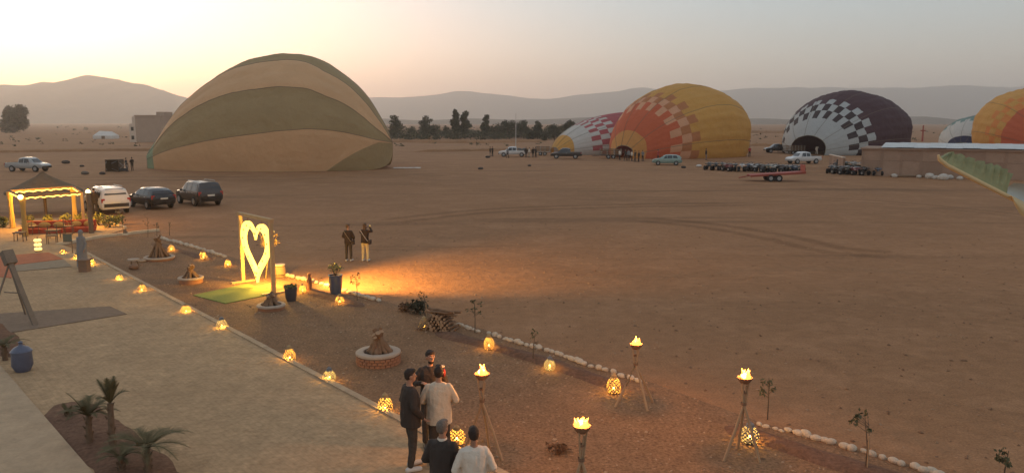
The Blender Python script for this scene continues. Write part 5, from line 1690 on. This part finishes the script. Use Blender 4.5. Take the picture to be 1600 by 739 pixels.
b = MB(); b.lathe([(.16, 0), (.14, .06), (.1, .1), (.0, .1)], 12); b.build('base', LIME, t)
b = MB(); b.lathe([(.12, .1), (.0, .36)], 10); b.build('cone', TIMBER, t)

# ------------------------------------------------------------------ people
SKIN = mat('skin', (.36, .19, .12), .6, .06, 8., spec=.3)
SKIN_T = mat('skin_tan', (.30, .155, .095), .6, .06, 8., spec=.3)
EYE = mat('eye_white', (.6, .56, .5), .3, 0)
PUP = mat('pupil', (.02, .015, .01), .3, 0)
def cloth(n, c): return mat('garment_' + n, c, .9, .12, 7., .5, 14)
def hairm(n, c): return mat('hair_' + n, c, .75, .3, 30., .6, 80)
BLACKC = cloth('near_black', (.050, .036, .028)); NAVYC = cloth('dark_navy', (.048, .036, .03)); CREAMC = cloth('cream_shirt', (.55, .44, .32)); WHITEC = cloth('off_white', (.66, .56, .45))
KHAKI = cloth('khaki', (.33, .25, .15)); SAND = cloth('sand', (.62, .47, .24)); GREYC = cloth('grey', (.22, .20, .19)); REDC2 = cloth('red_shirt', (.40, .06, .05)); BROWNC = cloth('brown', (.04, .026, .02)); TROU = cloth('dark_trousers', (.062, .047, .036))
SHOE_W = mat('shoe_white', (.55, .5, .44), .7, .1); SHOE_D = mat('shoe_dark', (.04, .033, .03), .6, .1)
HB, HG = hairm('black', (.035, .022, .016)), hairm('grey', (.15, .115, .09))

TMP = bpy.data.scenes.new('tmp')
def remesh(b, vox, name, smooth=3):
    me = b.mesh(name + '_raw')
    o = bpy.data.objects.new('tmp', me); TMP.collection.objects.link(o)
    m = o.modifiers.new('r', 'REMESH'); m.mode = 'VOXEL'; m.voxel_size = vox; m.use_smooth_shade = True
    if smooth:
        s = o.modifiers.new('s', 'SMOOTH'); s.factor = .5; s.iterations = smooth
    vl = TMP.view_layers[0]; vl.update(); dg = vl.depsgraph
    r = bpy.data.meshes.new_from_object(o.evaluated_get(dg))
    r.name = name
    bpy.data.objects.remove(o); bpy.data.meshes.remove(me)
    r.materials.clear()
    return r

def ripple(me, f):
    n = len(me.vertices)
    co = np.zeros(n * 3); nr = np.zeros(n * 3)
    me.vertices.foreach_get('co', co); me.vertices.foreach_get('normal', nr)
    co = co.reshape(-1, 3); nr = nr.reshape(-1, 3)
    k = np.array([f(Vector(c)) for c in co])
    me.vertices.foreach_set('co', (co + nr * k[:, None]).ravel()); me.update()

def loft(b, st, n=16):
    """st: list of (x, y, z, rx, ry)"""
    vs, fs = [], []
    for x, y, z, rx, ry in st:
        for k in range(n):
            a = 2 * PI * k / n
            vs.append((x + rx * math.cos(a), y + ry * math.sin(a), z))
    for i in range(len(st) - 1):
        for k in range(n):
            a, q = i * n + k, i * n + (k + 1) % n; fs.append((a, q, q + n, a + n))
    fs.append(tuple(range(n - 1, -1, -1))); fs.append(tuple(range((len(st) - 1) * n, len(st) * n)))
    b.add(vs, fs)

def hand(b, w, d, nrm, side, curl=.5, fine=True):
    w, d, nrm = Vector(w), Vector(d).normalized(), Vector(nrm)
    nrm = (nrm - d * nrm.dot(d)).normalized(); lat = d.cross(nrm).normalized() * side
    rot = Matrix((lat, d, nrm)).transposed()
    b.ell(w + d * .05, (.042, .055, .018), 12, 8, rot=rot)
    if not fine:
        b.ell(w + d * .11, (.034, .05, .016), 10, 6, rot=rot); return
    for k, l in enumerate((.068, .078, .073, .058)):
        p0 = w + d * .088 + lat * (.030 - .020 * k)
        p1 = p0 + (d * math.cos(curl) - nrm * math.sin(curl) + lat * (.10 - .07 * k)) * l * .55
        p2 = p1 + (d * math.cos(curl * 1.9) - nrm * math.sin(curl * 1.9)) * l * .55
        b.cap(p0 - d * .02, p1, .0095, .009, 8); b.cap(p1, p2, .009, .0078, 8)
    t0 = w + d * .03 + lat * .034
    t1 = t0 + (lat * .7 + d * .7 - nrm * .25) * .042; t2 = t1 + (d * .9 - nrm * .3 + lat * .2) * .032
    b.cap(t0 - lat * .012, t1, .0125, .011, 8); b.cap(t1, t2, .011, .009, 8)

def person(label, loc, rz, pose, top, trousers, shoe, hair=HB, skin=SKIN, h=1.75, vox=.011, hem=.86, sleeve=1.0, girth=1.0, hairstyle='short', beard=None, extra=None, group=None, collar=None, hood=None, top_name='jacket', lean=0.):
    """faces local +Y; pose: dict of elbow/wrist per side, ankle spread, head yaw"""
    t = thing('person', label, 'person', loc, rz, group)
    s = h / 1.75
    fine = vox < .02
    G = girth
    def sh(p, z0=.95):   # forward lean above the hips
        x, y, z = p
        return (x * s, (y + lean * max(0, z - z0)) * s, z * s)
    eL, wL = pose.get('eL', (-.26, -.04, 1.15)), pose.get('wL', (-.27, .05, .90))
    eR, wR = pose.get('eR', (.26, -.04, 1.15)), pose.get('wR', (.27, .05, .90))
    aL, aR = pose.get('aL', (-.11, 0, .07)), pose.get('aR', (.11, .02, .07))
    hy = pose.get('head', 0.); nod = pose.get('nod', 0.)
    knL = ((aL[0] - .095) / 2, (aL[1]) / 2 + .03, .50); knR = ((aR[0] + .095) / 2, (aR[1]) / 2 + .03, .50)
    body = MB()
    tor = [(0, 0, .88, .15, .10), (0, 0, .96, .165, .115), (0, .0, 1.08, .145 * G, .10 * G), (0, .01, 1.2, .16 * G, .11 * G), (0, .0, 1.32, .168, .108), (0, -.01, 1.42, .138, .078), (0, -.01, 1.47, .07, .06)]
    loft(body, [(*sh(q[:3]), q[3] * s, q[4] * s) for q in tor])
    for e_, w_, sg in ((eL, wL, -1), (eR, wR, 1)):
        S_ = sh((sg * .158, -.01, 1.39)); E_ = sh(e_); W_ = sh(w_)
        body.cap(S_, E_, .046 * s, .038 * s); body.cap(E_, W_, .037 * s, .026 * s)
        d = (Vector(W_) - Vector(E_)); hand(body, W_, d, pose.get('palm', (0, -1, 0)) if abs(d.normalized().z) > .6 else (0, 0, 1), 1 if sg < 0 else -1, pose.get('curl', .5), fine)
    for a_, k_, sg in ((aL, knL, -1), (aR, knR, 1)):
        H_ = (sg * .09 * s, 0, .90 * s); K_ = tuple(c * s for c in k_); A_ = tuple(c * s for c in a_)
        body.cap(H_, K_, .080 * s, .052 * s); body.cap(K_, A_, .052 * s, .034 * s)
        body.cap((A_[0], A_[1] - .03, .045 * s), (A_[0] * 1.12, A_[1] + .15 * s, .035 * s), .038 * s, .03 * s)
    # head
    N0 = Vector(sh((0, -.01, 1.45))); HC = Vector(sh((0, .015, 1.635)))
    hr = Matrix.Rotation(hy, 3, 'Z') @ Matrix.Rotation(-nod, 3, 'X')
    body.cap(N0, HC - Vector((0, .02, .08 * s)), .052 * s, .05 * s)
    body.ell(HC + hr @ Vector((0, -.008, .018)) * s, (.073 * s, .09 * s, .095 * s), 16, 11, rot=hr)
    body.ell(HC + hr @ Vector((0, .022, -.055)) * s, (.055 * s, .062 * s, .062 * s), 14, 9, rot=hr)
    body.cap(HC + hr @ Vector((0, .082, .012)) * s, HC + hr @ Vector((0, .101, -.026)) * s, .010 * s, .014 * s, 8)
    body.cap(HC + hr @ Vector((-.018, .075, -.062)) * s, HC + hr @ Vector((.018, .075, -.062)) * s, .009 * s, .009 * s, 8)
    for sg in (1, -1): body.ell(HC + hr @ Vector((sg * .076, -.008, -.01)) * s, (.012 * s, .022 * s, .033 * s), 8, 7, rot=hr)
    me = remesh(body, vox, 'body', 3 if fine else 2); me.materials.append(skin); link('body', me, t)
    if fine:
        for sg in (1, -1):
            b = MB(); b.ell(HC + hr @ Vector((sg * .03, .076, .018)) * s, (.012 * s, .010 * s, .009 * s), 8, 6); ey = b.build('eye', EYE, t, smooth=180)
            b = MB(); b.ell(HC + hr @ Vector((sg * .03, .084, .018)) * s, (.005 * s, .004 * s, .005 * s), 8, 6); b.build('pupil', PUP, ey, smooth=180)
            b = MB(); b.cap(HC + hr @ Vector((sg * .017, .083, .038)) * s, HC + hr @ Vector((sg * .045, .072, .038)) * s, .006 * s, .004 * s, 6); b.build('eyebrow', hair, t, smooth=180)
    # hair
    hb = MB()
    if hairstyle != 'none':
        hb.ell(HC + hr @ Vector((0, -.022, .034)) * s, (.081 * s, .092 * s, .092 * s), 16, 11, rot=hr)
        hb.ell(HC + hr @ Vector((0, -.05, -.015)) * s, (.07 * s, .055 * s, .06 * s), 14, 9, rot=hr)
        hb.ell(HC + hr @ Vector((0, .04, .085)) * s, (.062 * s, .05 * s, .035 * s), 12, 8, rot=hr)
        if hairstyle == 'long':
            hb.ell(HC + hr @ Vector((0, -.055, -.10)) * s, (.075 * s, .05 * s, .11 * s), 14, 9, rot=hr)
        me = remesh(hb, max(vox, .009), 'hair', 1); 
        if fine: ripple(me, lambda c: mnoise.noise(c * 55) * .006)
        me.materials.append(hair); link('hair', me, t)
    if beard:
        bb = MB(); bb.ell(HC + hr @ Vector((0, .026, -.075)) * s, (.056 * s, .06 * s, .05 * s), 14, 9, rot=hr)
        me = remesh(bb, max(vox, .009), 'beard', 1); me.materials.append(beard); link('beard', me, t)
    # upper garment
    g_ = MB()
    pad = .022
    gt = [(0, 0, hem, .175 * G + pad, .125 * G + pad), (0, 0, .98, .17 * G + pad, .12 * G + pad), (0, .0, 1.1, .158 * G + pad, .112 * G + pad), (0, .005, 1.22, .168 * G + pad, .118 * G + pad), (0, 0, 1.34, .185 + pad, .122 + pad * .8), (0, -.01, 1.43, .16 + pad * .6, .09 + pad * .6), (0, -.01, 1.475, .07, .062)]
    loft(g_, [(*sh(q[:3]), q[3] * s, q[4] * s) for q in gt])
    for e_, w_, sg in ((eL, wL, -1), (eR, wR, 1)):
        S_ = Vector(sh((sg * .165, -.01, 1.395))); E_ = Vector(sh(e_)); W_ = Vector(sh(w_))
        g_.cap(S_, E_, .064 * s, .056 * s)
        if sleeve > .5:
            g_.cap(E_, E_.lerp(W_, .93 * sleeve), .058 * s, .045 * s)
    me = remesh(g_, vox * 1.15, top_name, 2)
    if fine: ripple(me, lambda c: fbm(c.x * 9, c.y * 9, c.z * 4 + h, 3) * .026)
    me.materials.append(top); link(top_name, me, t)
    # trousers
    tr = MB()
    loft(tr, [(0, 0, .80 * s, .15 * s, .11 * s), (0, 0, .90 * s, .18 * s * G, .13 * s * G), (0, 0, .99 * s, .165 * s * G, .12 * s * G)])
    for a_, k_, sg in ((aL, knL, -1), (aR, knR, 1)):
        H_ = (sg * .092 * s, 0, .88 * s); K_ = tuple(c * s for c in k_); A_ = (a_[0] * s, a_[1] * s, (a_[2] + .05) * s)
        tr.cap(H_, K_, .094 * s, .070 * s); tr.cap(K_, A_, .070 * s, .058 * s)
    me = remesh(tr, vox * 1.15, 'trousers', 2)
    if fine: ripple(me, lambda c: fbm(c.x * 9, c.y * 9, c.z * 6, 3) * .014)
    me.materials.append(trousers); link('trousers', me, t)
    for a_, sg in ((aL, -1), (aR, 1)):
        b = MB(); b.cap((a_[0] * s, (a_[1] - .045) * s, .045 * s), (a_[0] * 1.15 * s, (a_[1] + .16) * s, .038 * s), .048 * s, .042 * s)
        b.v = [(x, y, max(0, z)) for x, y, z in b.v]; b.build('shoe', shoe, t, smooth=180)
    if collar:
        b = MB(); c_ = Vector(sh((0, -.008, 1.475))); b.lathe([(.068 * s, -.02), (.072 * s, .012), (.064 * s, .025), (.055 * s, .0)], 14, c_); b.build('collar', collar, t, smooth=60)
    if hood:
        hm = MB(); hm.ell(HC + Vector((0, -.02, .02)) * s, (.10 * s, .115 * s, .13 * s), 14, 10); hm.cap(N0, HC, .10 * s, .09 * s)
        me = remesh(hm, .015, 'hood', 1); me.materials.append(hood); link('hood', me, t)
    if extra: extra(t, s, sh, HC)
    return t

# the five men in the foreground: head heights in the photograph fix where each stands
TZ = .08
def stand(px, py_head, h): 
    p = at(px, py_head, h + TZ); p.z = TZ; return p
FRONT = 'men talking at the terrace edge'
person('man in dark clothes standing in profile at the left of the group', stand(640, 578, 1.76), R(-62), dict(eL=(-.25, -.05, 1.15), wL=(-.22, .12, .93), eR=(.25, -.03, 1.15), wR=(.20, .14, .95), aL=(-.10, .05, .07), aR=(.12, -.06, .07), head=-.15),
       BLACKC, TROU, SHOE_W, group=FRONT, hem=.78, h=1.78, girth=1.15)
person('man in a cream shirt seen from behind in the middle of the group', stand(685, 571, 1.80), R(4), dict(eL=(-.30, .02, 1.14), wL=(-.14, .24, 1.08), eR=(.29, .02, 1.14), wR=(.15, .24, 1.08), aL=(-.13, 0, .07), aR=(.13, .03, .07), nod=-.2),
       CREAMC, TROU, SHOE_D, group=FRONT, hem=.76, h=1.80, sleeve=.62, girth=1.12, top_name='shirt')
def red_patch(t, s, sh, HC):
    b = MB(); b.ell(sh((-.235, .02, 1.33)), (.028 * s, .06 * s, .075 * s), 10, 8); b.build('shoulder_patch', mat('red_patch', (.45, .05, .04), .8, .1), t, smooth=180)
    b = MB(); b.ell(sh((-.20, -.02, 1.435)), (.06 * s, .05 * s, .022 * s), 10, 6); b.build('epaulette', CREAMC, t, smooth=180)
person('bearded man in black with a red shoulder patch facing the others', stand(672, 547, 1.82), R(196), dict(eR=(.30, .02, 1.18), wR=(.20, .26, 1.26), eL=(-.27, -.03, 1.16), wL=(-.25, .12, .98), head=.25, palm=(0, 1, 0), curl=.35),
       BLACKC, TROU, SHOE_D, group=FRONT, h=1.82, beard=HB, extra=red_patch, hem=.84)
person('grey-haired man in a dark jacket with white collar, back turned', stand(691, 656, 1.74), R(-14), dict(eL=(-.27, .0, 1.14), wL=(-.14, .22, 1.05), eR=(.27, .0, 1.14), wR=(.14, .22, 1.05), head=-.25),
       NAVYC, TROU, SHOE_D, hair=HG, group=FRONT, h=1.74, collar=WHITEC, girth=1.08, hem=.82)
person('man in a white sweater nearest the camera, back turned', stand(740, 667, 1.70), R(10), dict(eL=(-.28, -.04, 1.13), wL=(-.16, .20, .98), eR=(.28, -.02, 1.13), wR=(.16, .20, 1.0), nod=.1),
       WHITEC, TROU, SHOE_D, group=FRONT, h=1.70, girth=1.04, hem=.84, top_name='sweater', skin=SKIN_T)
# the couple beyond the heart frame
PAIR = 'couple watching the balloons beyond the heart frame'
def sling(c, r_=True):
    def f(t, s, sh, HC):
        b = MB(); pts = []
        for k in range(9):
            u = k / 8; a = PI * u
            pts.append(sh((-.16 + .36 * u, -.155 - .02 * math.sin(a), 1.45 - .52 * u)))
        b.tube(pts, .017, 5, flat=.5); b.build('bag_strap', c, t)
        b = MB(); b.box(sh((.25, -.06, .90)), (.10, .22, .18)); b.build('bag', BLACKC, t)
    return f
p = at(545, 408)
person('person in dark clothes with a shoulder strap, left one of the couple', p, R(-8), dict(eL=(-.25, .0, 1.15), wL=(-.14, .2, 1.05), eR=(.26, .02, 1.15), wR=(.2, .2, 1.0), head=-.7), BROWNC, TROU, SHOE_W,
       h=1.62, vox=.016, hairstyle='short', group=PAIR, hem=.84, extra=sling(KHAKI), hair=hairm('brown', (.10, .06, .035)))
def camera_up(t, s, sh, HC):
    sling(WHITEC)(t, s, sh, HC)
    b = MB(); b.box(sh((.10, .27, 1.60)), (.15, .05, .10)); b.build('phone', CHROME, t)
person('person in sand trousers raising a phone, right one of the couple', at(571, 408), R(-10), dict(eL=(-.25, .12, 1.32), wL=(.0, .25, 1.52), eR=(.30, .10, 1.36), wR=(.16, .25, 1.55), nod=-.1), BROWNC, SAND, SHOE_W,
       h=1.66, vox=.016, hairstyle='long', group=PAIR, extra=camera_up, hair=hairm('brown', (.10, .06, .035)), hem=.84)
# two by the white car, hooded figure
person('man in black standing behind the lamp post by the white car', at(149, 336), R(20), dict(), BLACKC, TROU, SHOE_D, h=1.76, vox=.025)
person('man in grey top and khaki trousers behind the white car', at(183, 333), R(-30), dict(eL=(-.25, .05, 1.15), wL=(-.1, .2, 1.05), eR=(.25, .05, 1.15), wR=(.1, .2, 1.05)), GREYC, KHAKI, SHOE_W, h=1.74, vox=.025)
def robe(t, s, sh, HC):
    b = MB(); loft(b, [(0, 0, .03, .27, .22), (0, 0, .5, .23, .19), (0, 0, .95, .21, .16), (0, 0, 1.3, .205, .15)]); me = remesh(b, .02, 'robe', 2); me.materials.append(GREYC); link('robe', me, t)
person('person in a long grey hooded robe at the corner of the terrace', at(130, 419), R(150), dict(), GREYC, GREYC, SHOE_D, h=1.58, vox=.02, hood=GREYC, extra=robe, hairstyle='none', top_name='tunic')
# balloon crews far off
CREW = 'balloon crew on the field'
crew = [(766, 245, BLACKC, TROU, 'left one of two people left of the white pickup'), (769.5, 244.5, BROWNC, TROU, 'right one of two people left of the white pickup'),
        (793, 247, GREYC, TROU, 'person standing at the near side of the white pickup'), (822, 246, BLACKC, TROU, 'person right behind the white pickup, tallest of its crew'), (827, 246, WHITEC, KHAKI, 'person in pale top between white pickup and trailer'),
        (833, 246, BROWNC, TROU, 'left one of the pair beside the far slatted trailer'), (837, 246, BROWNC, BROWNC, 'right one of the pair beside the far slatted trailer'),
        (968, 250, WHITEC, TROU, 'person in white beside the slatted trailer at the yellow balloon'), (977, 251, BLACKC, TROU, 'person in black at the mouth of the yellow balloon'), (982, 251, GREYC, NAVYC, 'person in grey at the mouth of the yellow balloon'),
        (987, 252, WHITEC, TROU, 'person in a white top in front of the yellow mouth panel'), (992, 253, BLACKC, BLACKC, 'person in black right of the white top'), (998, 253, BROWNC, TROU, 'person bending away at the red panel'),
        (1004, 252, GREYC, TROU, 'rightmost crew member before the red panel'), (1028, 252, REDC2, TROU, 'person in red behind the pale green car'), (1103, 250, BROWNC, GREYC, 'person standing at the foot of the yellow balloon alone'),
        (1171, 245, REDC2, BROWNC, 'person in red at the far edge of the yellow balloon'), (874, 240, REDC2, TROU, 'person in red inside the mouth of the crimson balloon'),
        (198, 268, BLACKC, GREYC, 'left one of two crew beside the wicker basket'), (207, 267, BROWNC, TROU, 'right one of two crew beside the wicker basket'),
        (1276, 242, WHITEC, WHITEC, 'person in white inside the gaping plum balloon'), (484, 306, GREYC, TROU, '')]
POSES = [dict(), dict(eL=(-.25, .05, 1.15), wL=(-.1, .22, 1.1), eR=(.25, .05, 1.15), wR=(.1, .22, 1.1)), dict(eR=(.3, .05, 1.3), wR=(.2, .25, 1.5), aL=(-.12, .12, .07), aR=(.12, -.15, .07))]
PR = [person('', (0, 0, 0), 0, q, BLACKC, TROU, SHOE_D, h=1.74, vox=.03, group=CREW) for q in POSES]
PRK = [children(q) for q in PR]
rg = random.Random(3)
for k, (px, py, tp, tr, lb) in enumerate(crew):
    if not lb: continue
    i = k % 3
    r = PR[i].copy(); COL.objects.link(r); r.location = at(px, py); r.rotation_euler = (0, 0, rg.uniform(0, 6.28)); r.scale = (rg.uniform(.94, 1.03),) * 3; r['label'] = lb
    for ch in PRK[i]:
        c = ch.copy(); COL.objects.link(c); c.parent = r
        if ch.name.startswith(('jacket', 'trousers')):
            c.material_slots[0].link = 'OBJECT'; c.material_slots[0].material = tp if ch.name.startswith('jacket') else tr
for q, ks in zip(PR, PRK):
    for c in ks: bpy.data.objects.remove(c)
    bpy.data.objects.remove(q)

bpy.data.scenes.remove(TMP)

# ------------------------------------------------------------------ feather flag reaching in at the right
FLAG_G = mat('flag_green', (.30, .31, .17), .85, .2, 3., .5, 8, translucent=.2)
FLAG_S = mat('flag_sleeve', (.66, .47, .24), .8, .08, 4.)
FLAG_W = mat('flag_pale', (.50, .50, .44), .8, .06, 4.)
def sp(px, py, d):     # point at depth d on the sight line, used to size the flag
    u, v = (px - 800) / FPX, (369.5 - py) / FPX
    q = Vector((u, math.cos(PITCH) + v * math.sin(PITCH), -math.sin(PITCH) + v * math.cos(PITCH)))
    return Vector((0, 0, CAM_H)) + q * (d / q.y)
FD = 9.
tipp, midp, endp = sp(1466, 247, FD), sp(1535, 287, FD), sp(1573, 306, FD)
t = thing('feather_flag', 'green feather flag with a cream edge reaching in at the right edge', 'flag', (tipp.x + 2.6, FD + .1, 0))
o0 = Vector(t.location)
b = MB()
rail = [tipp + Vector((.0, 0, .035)), tipp + Vector((.02, 0, -.02)), sp(1480, 259, FD), midp, endp, sp(1650, 345, FD), sp(1760, 430, FD) , Vector((o0.x - .25, FD, 3.2)), Vector((o0.x, FD + .1, 2.0)), Vector((o0.x, FD + .1, 0))]
b.tube([q - o0 for q in rail], [.012, .024, .026, .026, .026, .028, .03, .03, .032, .034], 8); b.build('pole_sleeve', FLAG_S, t, smooth=60)
b = MB(); vs, fs = [], []
n = 34
low = [tipp + Vector((.02, 0, 0)), sp(1480, 257, FD), midp, endp]
for i in range(n + 1):
    u = i / n * 3; j = min(2, int(u)); q = low[j].lerp(low[j + 1], u - j)
    hgt = (.02 + .23 * min(1, i / n * 1.25) ** .8) * (1 + .10 * math.sin(i * 1.9) * (i < n - 2))
    for m_ in range(7):
        w = m_ / 6
        vs.append(tuple(q - o0 + Vector((.10 * w, .05 * math.sin(i * 1.9 + 2 * w) * w + .10 * w, hgt * w))))
for i in range(n):
    for m_ in range(6): a = i * 7 + m_; fs.append((a, a + 7, a + 8, a + 1))
b.add(vs, fs); b.build('green_cloth', FLAG_G, t, smooth=180)
b = MB(); vs, fs = [], []
for i in range(15):
    u = i / 14; q = endp.lerp(sp(1650, 345, FD), u)
    up = .06 + .17 * math.sin(PI * min(1, .18 + u * .6)) 
    for m_ in range(5): vs.append(tuple(q - o0 + Vector((.05 * m_ / 4, -.03 + .08 * math.sin(PI * m_ / 4), up * m_ / 4))))
for i in range(14):
    for m_ in range(4): a = i * 5 + m_; fs.append((a, a + 5, a + 6, a + 1))
b.add(vs, fs); b.build('pale_panel', FLAG_W, t, smooth=180)
b = MB(); vs, fs = [], []
for i in range(15):
    u = i / 14; q = endp.lerp(sp(1650, 345, FD), u)
    dn = .16 * min(1, (u / .22)) ** .7 if u < .22 else .16 + .02 * u
    for m_ in range(5): vs.append(tuple(q - o0 + Vector((.03 * m_ / 4, -.035 - .03 * math.sin(PI * m_ / 4), -dn * m_ / 4))))
for i in range(14):
    for m_ in range(4): a = i * 5 + m_; fs.append((a, a + 5, a + 6, a + 1))
b.add(vs, fs); b.build('cream_panel', FLAG_S, t, smooth=180)
b = MB(); b.box((0, 0, .05), (.6, .6, .1)); b.build('base', dark, t)
